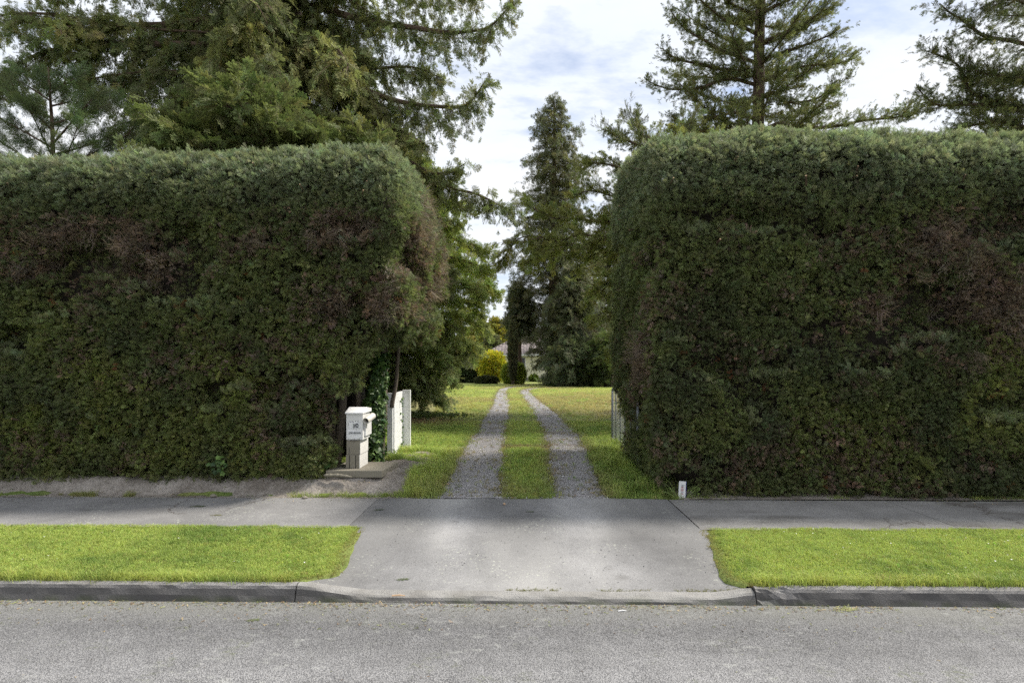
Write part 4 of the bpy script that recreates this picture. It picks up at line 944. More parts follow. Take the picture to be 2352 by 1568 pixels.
for ch, ux, sz in (("3", -0.06, 0.050), ("0", 0.32, 0.068)):
    x_ = bx + ux * bw; zc2 = hb + bh * 0.535
    MB().box((x_ - sz * 0.36, -0.0175, zc2 - sz * 0.48), (x_ + sz * 0.36, -0.016, zc2 + sz * 0.48)).build("number_backing", M['sticker'], body)
    text_mesh(ch, sz * 1.05, M['black'], "number", body, (x_, -0.0185, zc2), sx=1.0)
MB().box((bx - bw * 0.68, -0.0195, hb + bh * 0.215), (bx + bw * 0.72, -0.0176, hb + bh * 0.315)).build("sticker", M['sticker'], body)
text_mesh("NO CIRCULARS", 0.0245, M['black'], "lettering", body, (bx + bw * 0.17, -0.0205, hb + bh * 0.265), sx=0.68)
ring = MB()
for k in range(16):
    a0, a1 = k / 16 * 2 * pi, (k + 1) / 16 * 2 * pi; cx0, cz0 = bx - bw * 0.53, hb + bh * 0.265
    ring.add([(cx0 + r * math.cos(a), -0.0202, cz0 + r * math.sin(a)) for r, a in ((0.0105, a0), (0.0132, a0), (0.0132, a1), (0.0105, a1))], [(0, 1, 2, 3)])
ring.box((-0.011, -0.0006, -0.0016), (0.011, 0.0, 0.0016), R=[[math.cos(.8), 0, -math.sin(.8)], [0, 1, 0], [math.sin(.8), 0, math.cos(.8)]], c=(cx0, -0.0202, cz0))
ring.build("no_entry_symbol", M['black'], body)
# sloping lid, side hatch, newspaper tube
L0 = hb + bh; lw = bw + 0.008
lid = MB(); V = [(bx - lw, -0.04, L0 - 0.004), (bx + lw, -0.04, L0 - 0.004), (bx + lw + .012, 0.31, L0 + 0.004), (bx - lw + .012, 0.31, L0 + 0.004), (bx - lw, -0.036, L0 + 0.012), (bx + lw, -0.036, L0 + 0.012), (bx + lw, 0.13, L0 + 0.068), (bx - lw, 0.13, L0 + 0.068), (bx + lw + .012, 0.31, L0 + 0.045), (bx - lw + .012, 0.31, L0 + 0.045)]
lid.add(V, [(0, 3, 2, 1), (0, 1, 5, 4), (4, 5, 6, 7), (7, 6, 8, 9), (3, 9, 8, 2), (0, 4, 7, 9, 3), (1, 2, 8, 6, 5)])
lid.build("lid", M['white'], lb, bevel=0.003)
MB().box((bx + bw - 0.001, 0.05, hb + bh * 0.12), (bx + bw + 0.02, 0.31, hb + bh * 0.66)).build("side_hatch", M['boxpaint'], lb, bevel=0.003)
tp0 = np.array([bx + bw + 0.042, -0.03, hb + bh * 0.72]); tp1 = tp0 + np.array([0.045, 0.15, 0.05])
T_ = MB(); an = np.arange(20) / 20 * 2 * pi; ax = unit(tp1 - tp0); A_ = unit(np.cross(ax, UP)); B_ = np.cross(ax, A_)
rings = [tp0 + ax * 0.0 + 0.040 * (math.cos(a) * A_ + math.sin(a) * B_) for a in an] + [tp1 + 0.040 * (math.cos(a) * A_ + math.sin(a) * B_) for a in an] + [tp0 + 0.035 * (math.cos(a) * A_ + math.sin(a) * B_) for a in an] + [tp1 + 0.035 * (math.cos(a) * A_ + math.sin(a) * B_) for a in an]
T_.add(rings, [(i, (i + 1) % 20, 20 + (i + 1) % 20, 20 + i) for i in range(20)] + [(40 + i, 60 + i, 60 + (i + 1) % 20, 40 + (i + 1) % 20) for i in range(20)] + [(i, 40 + i, 40 + (i + 1) % 20, (i + 1) % 20) for i in range(20)] + [(20 + i, 20 + (i + 1) % 20, 60 + (i + 1) % 20, 60 + i) for i in range(20)])
tb = T_.build("newspaper_tube", M['tubeplastic'], lb, smooth=False)
MB().add([tp0 + ax * 0.05 + 0.0345 * (math.cos(a) * A_ + math.sin(a) * B_) for a in an], [tuple(range(20))]).build("tube_shade_disc", M['dark'], tb)  # dark disc set inside the mouth, standing in for shade within the tube

# white gate wing: near post, receding boards, far post
gt = empty("white_gate"); gA = at(897, 1043, 8.15); gA[2] = gz(gA); gt.location = gA
tag(gt, "white painted timber gate wing with horizontal boards under the left hedge", "gate")
GH = 0.90
def loc_(p): return np.array(p) - gA
MB().box((-0.04, -0.05, -0.1), (0.04, 0.05, GH)).build("post", M['whitewood'], gt, bevel=0.004)
gB = at(934, 1037, 9.0); gB[2] = gz(gB)
far = MB().box((-0.062, -0.03, -0.1), (0.062, 0.03, GH + 0.015), c=loc_(gB)).build("post", M['whitewood'], gt, bevel=0.004)
pe = at(923, 1037, 8.98); d = unit(np.array([pe[0] - gA[0] - 0.045, pe[1] - gA[1], 0])); nrm_ = np.array([d[1], -d[0], 0]); L = np.hypot(pe[0] - gA[0] - 0.045, pe[1] - gA[1])
for k in range(6):
    z0 = 0.02 + k * 0.147; R_ = np.stack([d, nrm_, UP], -1)
    MB().box((0, -0.012, z0), (L, 0.012, z0 + 0.143), R=R_, c=(0.045, random.uniform(-0.004, 0.004), 0)).build("board", M['whitewood'], gt, bevel=0.003)

# galvanised wire gate standing open on the right
wg = empty("wire_gate"); wA = np.array([1.575, 7.75, 0]); wA[2] = gz(wA) + 0.03; wB = np.array([1.60, 10.1, 0]); wB[2] = gz(wB) + 0.03; wg.location = wA
tag(wg, "galvanised tube gate with wire mesh standing open against the right hedge", "gate")
wd = unit(wB - wA); wd[2] = 0; WL = np.hypot(*(wB - wA)[:2]); WH = 0.87
def wp(s, h): return wd * s + UP * (h + (wB[2] - wA[2]) * s / WL)
MB().tube([wp(0, 0), wp(WL, 0)], 0.016, 8).build("bottom_rail", M['steel'], wg, smooth=True)
MB().tube([wp(0, WH), wp(WL - 0.03, WH), wp(WL, WH - 0.03)], 0.017, 8).build("top_rail", M['steel'], wg, smooth=True)
for s in (0, WL): MB().tube([wp(s, -0.02 if s else -0.12), wp(s, WH - 0.02)], 0.019, 10).build("upright", M['steel'], wg, smooth=True)
for s in (0.55, 1.05, 1.5, 1.95): MB().tube([wp(s, 0), wp(s, WH)], 0.010, 6).build("bar", M['steel'], wg, smooth=True)
wire = MB()
for k in np.arange(-WH, WL, 0.055):
    for sg in (1, -1):
        a, b_ = (k, k + WH); h0, h1_ = (0, WH) if sg > 0 else (WH, 0)
        s0, s1 = max(a, 0), min(b_, WL)
        if s1 - s0 < 0.02: continue
        z0 = lerp(h0, h1_, (s0 - a) / WH); z1 = lerp(h0, h1_, (s1 - a) / WH)
        off = np.array([0.004 * sg, 0, 0]); wire.tube([wp(s0, z0) + off, wp(s1, z1) + off], 0.0013, 3, cap=False)
o = wire.build("wire_mesh", M['steel'], wg); o["kind"] = "stuff"

# small white marker sign at the footpath edge
sg_b = on(1566, 1142, 0.155); mk = empty("marker_sign", (sg_b[0], sg_b[1], 0.15)); mk.rotation_euler = (radians(-4), radians(3.2), radians(-6))
tag(mk, "small white plastic marker post with a red crossed circle at the path edge", "sign")
hw, hh_, dp = 0.039, 0.185, 0.045
b = MB(); V = []
for z in (-0.03, hh_):
    V += [(-hw, 0, z), (hw, 0, z), (0.0 + hw * 0.3, dp, z)]
b.add(V, [(0, 1, 4, 3), (1, 2, 5, 4), (2, 0, 3, 5), (3, 4, 5), (2, 1, 0)]); b.build("body", M['white'], mk, bevel=0.002)
MB().add([(hw + 0.0012, 0.002, 0.0), (hw * 0.3 + 0.0012, dp + 0.001, 0), (hw * 0.3 + 0.0012, dp + 0.001, hh_ - 0.002), (hw + 0.0012, 0.002, hh_ - 0.002), (hw + 0.006, 0.004, 0), (hw * 0.3 + 0.006, dp + 0.003, 0), (hw * 0.3 + 0.006, dp + 0.003, hh_ - 0.002), (hw + 0.006, 0.004, hh_ - 0.002)], [(0, 1, 2, 3), (7, 6, 5, 4), (0, 4, 5, 1), (3, 2, 6, 7), (0, 3, 7, 4), (1, 5, 6, 2)]).build("side_face", M['blue'], mk)
def bar(x0, x1, z, h, mat, nm): MB().box((x0, -0.002, z), (x1, -0.0006, z + h)).build(nm, M[mat], mk)
for x0, x1 in ((-.010, -.006), (-.003, .016)): bar(x0, x1, 0.137, 0.006, 'black', "print_line")
bar(-.012, .016, 0.129, 0.003, 'greyprint', "print_line"); bar(-.010, .012, 0.123, 0.0025, 'greyprint', "print_line"); bar(-.012, .015, 0.114, 0.005, 'red', "print_line")
bar(-.012, .014, 0.068, 0.004, 'greyprint', "print_line"); bar(-.010, .012, 0.060, 0.0025, 'greyprint', "print_line"); bar(-.012, .012, 0.053, 0.0025, 'greyprint', "print_line"); bar(-.012, .015, 0.043, 0.005, 'red', "print_line")
rg = MB()
for k in range(20):
    a0, a1 = k / 20 * 2 * pi, (k + 1) / 20 * 2 * pi
    rg.add([(0.001 + r * math.cos(a), -0.0016, 0.092 + r * math.sin(a)) for r, a in ((0.0125, a0), (0.0158, a0), (0.0158, a1), (0.0125, a1))], [(0, 1, 2, 3)])
rg.box((-0.0135, -0.0004, -0.0015), (0.0135, 0.0002, 0.0015), R=[[math.cos(-.8), 0, -math.sin(-.8)], [0, 1, 0], [math.sin(-.8), 0, math.cos(-.8)]], c=(0.001, -0.0016, 0.092))
rg.build("crossed_circle", M['red'], mk)
MB().tube([(-0.006, -0.0022, 0.084), (0.007, -0.0022, 0.099)], 0.0018, 5).build("symbol_stroke", M['black'], mk)

# weeds round the marker: two tall grasses and round leaved mallow
def tall_grass(px, label, dirs, hgt):
    b0 = on(px, 1143, 0.16); r0 = empty("tall_grass", (b0[0], b0[1] + 0.02, 0.15)); tag(r0, label, "grass plant")
    for dx, dy, h in dirs:
        p = Proto(); t_ = np.linspace(0, 1, 7); pts = [np.array([dx * t * (0.6 + 0.4 * t), dy * t, h * t - 0.25 * h * t * t]) for t in t_]
        p.blade(pts, (0.35, 1, 0.1) if abs(dx) < 0.03 else (0, 0.5, 1), 0.0075, 0, 1)
        v, f, _, _ = p.get(); MB().add(v, f).build("blade", M['weed'], r0)
    return r0
m = Mat("weed_green"); M['weed'] = m.done(m.mix(m.noise(30), (0.10, 0.16, 0.04), (0.22, 0.28, 0.08)), 0.5)
tall_grass(1556, "tall grass clump left of the marker post", [(-.13, 0, .30), (-.17, .02, .25), (-.09, -.02, .18), (-.05, .03, .2), (-.2, 0, .12), (.02, -.03, .07), (-.03, -.03, .1)], .3)
tall_grass(1578, "tall grass clump right of the marker post", [(.16, 0, .22), (.22, .02, .18), (.10, -.02, .12), (.05, .03, .17), (.03, -.03, .09), (.08, -.02, .06)], .25)
def round_leaf():
    V = [(0, 0, 0)]; k = 14
    for i in range(k):
        a = -2.7 + 5.4 * i / (k - 1); r = 1 + 0.12 * math.cos(5 * a); V.append((0.5 + 0.6 * r * math.cos(a), 0.6 * r * math.sin(a), 0.08 * math.cos(5 * a)))
    return V, [(0, i, i + 1) for i in range(1, k)]
rv, rf = round_leaf(); rl = bpy.data.meshes.new("round_leaf"); rl.from_pydata(rv, [], rf); rl.materials.append(M['weed'])
def mallow(px, py, z, n, label):
    b0 = on(px, py, z); r0 = empty("leafy_weed", (b0[0], b0[1], z - 0.01)); tag(r0, label, "weed")
    for i in range(n):
        a = i / n * 6.28 + random.uniform(-.3, .3); h = random.uniform(0.03, 0.11); rr = random.uniform(0.01, 0.06); e = np.array([rr * math.cos(a), rr * math.sin(a) * 0.6, h])
        MB().tube([(0, 0, 0), e * [.5, .5, .7], e], 0.0013, 4).build("stalk", M['weed'], r0)
        o = bpy.data.objects.new("leaf", rl); col.objects.link(o); o.parent = r0; o.location = e; s = random.uniform(0.022, 0.04); o.scale = (s, s, s); o.rotation_euler = (random.uniform(-.4, .9), random.uniform(-.5, .2), a)
mallow(1596, 1140, 0.16, 11, "round leaved weed right of the marker post")
mallow(1536, 1140, 0.16, 9, "round leaved weed at the corner of the crossing")
mallow(902, 1048, 0.36, 12, "leafy weed at the foot of the white gate")
mallow(842, 1056, 0.41, 12, "leafy weed between the letterbox pillar and the ivy stem")
mallow(640, 1088, 0.36, 8, "leafy weed under the left hedge on the bank")
# hedge clippings lying on the paving
def surf(p):
    if p[1] > 5.2: return float(path_z(p[0], np.array(p[1])))
    if p[1] > 3.97: return float(cross_z(np.array(p[0]), np.array(p[1])))
    return 0.062 if p[1] > 3.89 else 0.012 * float(np.clip(3.4 - p[1], 0, 5))
def clipping(px, py, z, L, rot, label, c=(0.05, 0.075, 0.03)):
    b0 = on(px, py, z)
    for _ in range(4): z = surf(b0); b0 = on(px, py, z)
    r0 = empty("fallen_sprig", (b0[0], b0[1], z + 0.002)); r0.rotation_euler = (0, 0, rot); tag(r0, label, "twig")
    mt = Mat("sprig"); mm_ = mt.done(mt.mix(mt.noise(40), tuple(np.array(c) * 0.7), tuple(np.array(c) * 1.3)), 0.8)
    v, f, _, mi = PR_HEDGE[int(abs(px)) % 3]; fo = [q for q, k in zip(f, mi) if k == 0]; ax_ = [q for q, k in zip(f, mi) if k == 1]
    s_ = np.array([L, L * 0.75, L * 0.18]); v2 = v * s_; v2[:, 2] = np.abs(v2[:, 2] - v2[:, 2].mean()) * 0.6 + 0.001
    o1 = MB().add(v2, fo).build("leaves", mm_, r0); o1["kind"] = "stuff"; MB().add(v2, ax_).build("stem", M['twig'], r0)
clipping(853, 1172, 0.158, 0.12, 0.4, "dark green hedge sprig lying on the footpath by the crossing")
clipping(905, 1331, 0.088, 0.10, 0.15, "flat green sprig on the lower driveway crossing", (0.09, 0.12, 0.05))
clipping(430, 1163, 0.158, 0.17, 0.1, "largest hedge sprig on the left footpath")
clipping(480, 1183, 0.156, 0.12, 0.0, "thin dry sprig on the left footpath near the verge", (0.15, 0.15, 0.07))
clipping(1205, 1175, 0.158, 0.09, 0.1, "small sprig in the middle of the crossing", (0.08, 0.11, 0.04))
clipping(1905, 1401, 0.012, 0.17, 0.12, "pale dry grass tuft in the gutter below the right kerb", (0.26, 0.27, 0.12))
clipping(560, 1425, 0.012, 0.09, 0.2, "green sprig on the road below the left kerb", (0.12, 0.15, 0.06))
def stick(px, py, z, L, rot, r, label, mat='twig'):
    b0 = on(px, py, z)
    for _ in range(4): b0 = on(px, py, surf(b0))
    P_ = np.array([(0, 0, 0), (L * .5, L * .03, r * .5), (L, -L * .02, 0)]); o = MB().tube(P_ + [0, 0, r], [r, r * 1.1, r * .6], 6).build("fallen_stick", M[mat], None, b0); o.rotation_euler = (0, 0, rot); tag(o, label, "stick")
stick(900, 1369, 0.066, 0.09, 0.05, 0.005, "brown stick lying on the dropped kerb", 'cutwood')
stick(1420, 1404, 0.008, 0.055, 0.15, 0.004, "white splinter of wood in the gutter", 'white')
stick(1157, 1160, 0.158, 0.02, 0.5, 0.011, "pale pebble sized wood chip on the crossing", 'cutwood')
for px_, py_, s_, lb_ in ((490, 1138, 0.05, "grey stone half buried at the foot of the earth bank"), (700, 1142, 0.045, "small dark stone at the foot of the bank near the crossing"), (165, 1141, 0.028, "pale pebble on the left footpath edge")):
    v, f, _, _ = PR_ROCK[1]; b0 = on(px_, py_, 0.165); o = MB().add(v * [s_ * 1.4, s_, s_ * 0.8], f).build("stone", M['block'], None, b0, bevel=0.01); tag(o, lb_, "stone")
# blackbird on the lawn
bp = on(1061, 893, 0.44); bird = empty("bird", (bp[0], bp[1], gz(bp))); bird.rotation_euler = (0, 0, radians(20)); tag(bird, "small dark bird standing on the lawn at the left", "bird")
m = Mat("dark_feathers"); M['feather'] = m.done((0.012, 0.011, 0.012), 0.5)
m = Mat("orange_beak"); M['beak'] = m.done((0.4, 0.18, 0.03), 0.5)
P_ = catmull([(-0.22, 0, 0.10), (-0.12, 0, 0.125), (-0.03, 0, 0.12), (0.05, 0, 0.145), (0.085, 0, 0.19), (0.115, 0, 0.20), (0.125, 0, 0.20)], 24)
MB().tube(P_, np.interp(np.linspace(0, 1, 24), [0, .15, .3, .5, .68, .8, .92, 1], [.008, .014, .035, .052, .036, .027, .024, .004]), 12).build("body", M['feather'], bird, smooth=True)
MB().tube([(0.12, 0, 0.20), (0.155, 0, 0.196)], [0.008, 0.001], 6).build("beak", M['beak'], bird)
for s_ in (-1, 1): MB().tube([(0.0, 0.02 * s_, 0.09), (-0.01, 0.022 * s_, 0.045), (0.0, 0.022 * s_, 0.0), (0.03, 0.022 * s_, 0.0)], 0.004, 5).build("leg", M['beak'], bird)
# ================================================================== TREES
class Conifer:
    def __init__(s, name, label, base, cat="tree", bark='bark'):
        s.base = np.array(base, float); s.root = empty(name, tuple(s.base)); tag(s.root, label, cat); s.bark = bark
        s.P, s.D, s.U, s.S, s.C = [], [], [], [], []; s.wood = MB()
    def trunk(s, top, r0, r1, lean=(0, 0), wob=0.12, sides=14):
        n = 26; t = np.linspace(0, 1, n); z = t * (top - s.base[2] + 0.2) - 0.2
        P = np.stack([lean[0] * t + wob * (vnoise(np.stack([t * 6, t * 0, t * 0 + s.base[0]], -1), 1, 3) - 0.5), lean[1] * t + wob * (vnoise(np.stack([t * 6, t * 0 + 5, t * 0 + s.base[0]], -1), 1, 4) - 0.5), z], -1)
        r = r1 + (r0 - r1) * (1 - t) ** 0.85; r[0] *= 1.35; r[1] *= 1.1; s.axis = P; s.rad = r
        MB().tube(P, r, sides).build("trunk", M[s.bark], s.root, smooth=True)
    def on_axis(s, z):
        k = np.interp(z - s.base[2], s.axis[:, 2], np.arange(len(s.axis))); i = int(min(k, len(s.axis) - 2)); return s.base + lerp(s.axis[i], s.axis[i + 1], k - i)
    def limb(s, pts, r0, r1, tint, f0=0.15, every=0.14, seclen=(0.7, 0.35), dirw=(0.45, 0.8, -0.2), sag=0.25, sp_every=0.10, sp=(0.22, 0.39), upw=0.5, part=True, tipn=6, jitd=0.28, spread=1.0, core_every=0.09):
        P = catmull(np.array(pts, float), 30); P += 0.05 * (np.stack([vnoise(P, 1.3, 71), vnoise(P, 1.3, 72), vnoise(P, 1.3, 73)], -1) - 0.5)
        seg = np.linalg.norm(np.diff(P, axis=0), axis=1); cum = np.concatenate([[0], np.cumsum(seg)]); L = cum[-1]
        R = np.linspace(r0, r1, 30); mb = MB() if part else s.wood; mb.tube(P - s.base, R, 7 if part else 4, cap=False)
        T = unit(np.gradient(P, axis=0)); pos = np.arange(f0 * L, L, every); pos = pos + rng.uniform(-.4, .4, len(pos)) * every; pos = np.clip(pos, 0, L * 0.995)
        for q, d in enumerate(pos):
            t = d / L; p = np.array([np.interp(d, cum, P[:, k]) for k in range(3)]); tt = unit(np.array([np.interp(d, cum, T[:, k]) for k in range(3)]))
            sd = unit(np.cross(tt, UP)) * (1 if q % 2 else -1) * (1 if rng.random() < 0.9 else -1)
            dv = unit(tt * dirw[0] + sd * dirw[1] * rng.uniform(0.3, 1.2) * spread + UP * (dirw[2] + rng.normal(0, 0.22)))
            ln = lerp(seclen[0], seclen[1], t) * rng.uniform(0.5, 1.25) * (0.45 + 0.55 * min(1, (1.02 - t) * 5))
            m_ = max(2, int(ln / sp_every)); u = np.linspace(0.12, 1, m_) * ln
            C = p + dv * u[:, None] - UP * (sag * u * u)[:, None]
            tg = unit(dv - UP * (2 * sag * u)[:, None])
            if ln > 0.28: mb.tube(np.vstack([p, C[m_ // 2], C[-1]]) - s.base, [min(0.012, r1 + 0.006), 0.006, 0.003], 3, cap=False)
            Dj = unit(tg + rand_unit(m_) * jitd * 1.6); s.P.append(C); s.D.append(Dj); s.U.append(unit(UP * upw + rand_unit(m_) * 0.8)); s.S.append(rng.uniform(sp[0], sp[1], m_) * (1 - 0.2 * u / ln)); s.C.append(s.tint(tint, C))
        # foliage sitting on the limb itself
        m_ = max(2, int(L * (1 - f0) / core_every)); dd = rng.uniform(f0 * L, L, m_); C = np.stack([np.interp(dd, cum, P[:, k]) for k in range(3)], -1); tg = np.stack([np.interp(dd, cum, T[:, k]) for k in range(3)], -1)
        s.P.append(C); s.D.append(unit(tg + rand_unit(m_) * 0.6 + UP * dirw[2] * 0.4)); s.U.append(unit(UP * upw + rand_unit(m_) * 0.8)); s.S.append(rng.uniform(sp[0], sp[1], m_)); s.C.append(s.tint(tint, C))
        if part: mb.build("branch", M['bark'], s.root)
        return P
    def tint(s, tint, C):
        t = np.array(tint, float); mean = np.array(RW_M) if 'redwood' in s.root.name else t
        return lerp(t, mean, rng.uniform(0, 0.7, (len(C), 1)))
    def finish(s, protos, mat='leaf', mult=1, spreadm=0.09, shrink=1.0):
        if s.wood.v: s.wood.build("twigs", M['twig'], s.root)["kind"] = "stuff"
        P, D, U, S, C = (np.concatenate(a) for a in (s.P, s.D, s.U, s.S, s.C))
        if mult > 1:                                  # side shoots beside every shoot
            q = [P] + [P + rng.normal(0, spreadm, P.shape) for _ in range(mult - 1)]; P = np.concatenate(q)
            D = np.concatenate([D] + [unit(D + rand_unit(len(D)) * 0.7) for _ in range(mult - 1)]); U = np.concatenate([U] * mult); C = np.concatenate([C] * mult)
            S = np.concatenate([S] + [S * rng.uniform(0.6, 1.0, len(S)) for _ in range(mult - 1)]) * shrink
        C = jit(C * (0.66 + 0.70 * fbm(P, 1.6, 81))[:, None], len(P), 0.18, 0.09)
        return scatter("crown", s.root, P, euler_from(D, U), S, C, protos, [M[mat], M['twig']], s.base)
def L3(pts, Y0, Y1): return [at(px, py, lerp(Y0, Y1, i / (len(pts) - 1))) for i, (px, py) in enumerate(pts)]

RW_D = (0.128, 0.148, 0.08); RW_M = (0.182, 0.202, 0.10); RW_Y = (0.285, 0.288, 0.14); RW_G = (0.115, 0.142, 0.06)
# ---- big redwood on the left
b = at(655, 880, 14.0); b[2] = gz(b)
T1 = Conifer("redwood_tree", "huge redwood with long drooping branches rising above the left hedge", b); T1.trunk(24, 0.55, 0.16)
WEEP = dict(dirw=(0.30, 0.5, -0.55), sag=0.42, seclen=(1.25, 0.55), every=0.12, sp_every=0.10, sp=(0.21, 0.38))
def ax1(z): return T1.on_axis(z)
def big(pts, Y0, Y1, r=0.10, tint=RW_M, **k):
    kk = dict(WEEP); kk.update(k); P = L3(pts, Y0, Y1); st = ax1(P[0][2] + 0.3); T1.limb([st] + P, r, 0.012, tint, **kk)
big([(738, 20), (813, 42), (901, 57), (1001, 75), (1063, 75), (1126, 60), (1172, 14)], 13.6, 12.4, seclen=(1.3, 0.35))
big([(700, 145), (743, 163), (796, 182), (838, 208), (901, 228), (963, 240), (1038, 248), (1076, 238), (1114, 188)], 13.4, 11.9, 0.11, seclen=(1.5, 0.4), every=0.10)
big([(740, 150), (796, 160), (864, 158), (951, 155), (1010, 178)], 13.6, 13.0, 0.07, seclen=(1.1, 0.5))
big([(720, -90), (830, -62), (930, -40), (1040, -25), (1092, -6)], 13.8, 12.8, seclen=(1.0, 0.6))
big([(740, 300), (850, 285), (920, 300), (985, 335)], 13.0, 11.6, 0.06, RW_Y, seclen=(0.9, 0.4))
big([(690, 330), (800, 330), (900, 350), (1023, 424), (1106, 449), (1188, 494)], 13.6, 12.4, 0.09, RW_M, f0=0.3, seclen=(0.9, 0.3))
big([(690, 340), (820, 350), (940, 392), (1000, 398), (1040, 392), (1068, 376)], 13.4, 12.0, 0.06, RW_M, f0=0.3, seclen=(0.5, 0.25))
# left side
big([(560, 40), (430, 50), (300, 60), (190, 45), (90, 30), (-60, 40)], 13.8, 12.6, 0.11, RW_M, seclen=(1.4, 0.7))
big([(560, 110), (450, 105), (330, 100), (200, 105), (100, 120), (0, 170), (-60, 220)], 13.6, 12.4, 0.11, RW_D, seclen=(1.4, 0.8), every=0.1)
big([(580, 180), (480, 170), (380, 165), (280, 170), (180, 185)], 13.4, 12.4, 0.09, RW_D, seclen=(1.2, 0.6), every=0.1)
big([(560, 250), (470, 250), (370, 265), (260, 290)], 13.4, 12.4, 0.08, RW_D, seclen=(1.1, 0.5))
big([(560, -60), (420, -70), (300, -80), (160, -60), (40, -40)], 14, 13, 0.1, RW_M, seclen=(1.4, 0.8))
# towards the viewer: pale hanging curtains
big([(640, 60), (600, 75), (560, 80), (520, 95)], 13.2, 11.4, 0.07, RW_Y, seclen=(1.5, 0.9), every=0.075, f0=0.25)
big([(650, 30), (590, 60), (545, 55), (555, 40)], 13.2, 11.2, 0.07, RW_Y, seclen=(1.2, 0.7), every=0.08, f0=0.3)
big([(670, 70), (720, 90), (770, 110), (800, 150)], 13.2, 11.6, 0.07, RW_Y, seclen=(1.4, 0.9), every=0.075, f0=0.25)
big([(660, 130), (640, 180), (600, 210), (540, 240)], 13.0, 11.6, 0.07, RW_M, seclen=(1.2, 0.8), every=0.085)
big([(660, 200), (700, 240), (740, 270), (780, 300)], 13.0, 11.4, 0.07, RW_M, seclen=(1.1, 0.7), every=0.085)
big([(650, 250), (600, 290), (540, 310), (470, 330)], 13.2, 11.8, 0.07, RW_D, seclen=(1.1, 0.7), every=0.085)
big([(200, 55), (170, 60), (130, 66)], 12.8, 12.0, 0.03, RW_Y, f0=0.55, seclen=(0.9, 0.5))
for i in range(46):                                   # the rest of the crown, all round
    z = lerp(2.6, 19, i / 46); a = i * 2.39996 + 0.4; Ln = lerp(4.6, 3.2, i / 46) * random.uniform(0.7, 1.05)
    d = np.array([math.cos(a), math.sin(a) , 0]); 
    if d[1] < -0.25 and z < 9: Ln *= 0.8
    if d[0] > 0.35 and 4.5 < z: Ln *= 0.6
    s0 = ax1(z); P = [s0 + d * Ln * t + UP * (0.28 * t - 0.5 * t * t) * Ln * 0.6 for t in (0, 0.25, 0.5, 0.75, 1.0)]
    T1.limb(P, 0.07, 0.01, RW_D, f0=0.2, every=0.12, seclen=(1.0, 0.5), dirw=(0.4, 0.6, -0.4), sag=0.35, sp_every=0.12, sp=(0.25, 0.45))
for i in range(34):                                   # hanging sprays close round the trunk on the viewer's side
    z = lerp(4.6, 13, i / 34); a = radians(-90) + radians(95) * math.sin(i * 2.1); Ln = random.uniform(1.6, 3.2); d = np.array([math.cos(a), math.sin(a), 0])
    s0 = ax1(z); P = [s0 + d * Ln * t + UP * (0.2 * t - 0.55 * t * t) * Ln for t in (0, 0.35, 0.7, 1.0)]
    T1.limb(P, 0.04, 0.008, RW_M if i % 3 else RW_D, f0=0.1, every=0.13, seclen=(1.0, 0.6), dirw=(0.35, 0.6, -0.45), sag=0.35, sp_every=0.13, sp=(0.2, 0.34))
T1.finish(PR_RED, mult=3, spreadm=0.10, shrink=0.85)
# ---- bushy redwood behind the white gate
b = at(905, 940, 15.6); b[2] = gz(b)
T2 = Conifer("redwood_tree", "bushy bright green redwood behind the white gate, branches down to the lawn", b); T2.trunk(8.2, 0.28, 0.04)
def prof2(z): return float(np.interp(z, [0.4, 0.8, 1.6, 2.6, 3.4, 4.2, 5.2, 6.2, 7.4, 8.2], [0.8, 1.6, 2.1, 2.55, 2.85, 2.9, 2.6, 1.8, 0.8, 0.2]))
for i in range(92):
    z = 0.75 + 7.2 * i / 92; a = i * 2.39996; Ln = prof2(z) * random.uniform(0.75, 1.1); d = np.array([math.cos(a), math.sin(a), 0])
    if abs(a % (2 * pi)) < 0: pass
    s0 = T2.on_axis(z + 0.2); P = [s0 + d * Ln * t + UP * (0.15 * t - 0.32 * t * t) * Ln for t in (0, 0.3, 0.6, 0.85, 1.0)]
    for p_ in P: p_[2] = max(p_[2], gz(p_) + 0.25)
    lit = lerp(np.array(RW_D) * 2.1, np.array((0.37, 0.43, 0.14)), float(sstep(1.2, 4.5, z)))  # sunlight put into the tint, brighter up the crown
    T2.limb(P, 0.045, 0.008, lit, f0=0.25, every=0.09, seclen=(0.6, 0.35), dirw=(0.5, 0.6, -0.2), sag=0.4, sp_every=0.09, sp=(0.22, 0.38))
T2.finish(PR_RED, mult=3, spreadm=0.10, shrink=0.85)
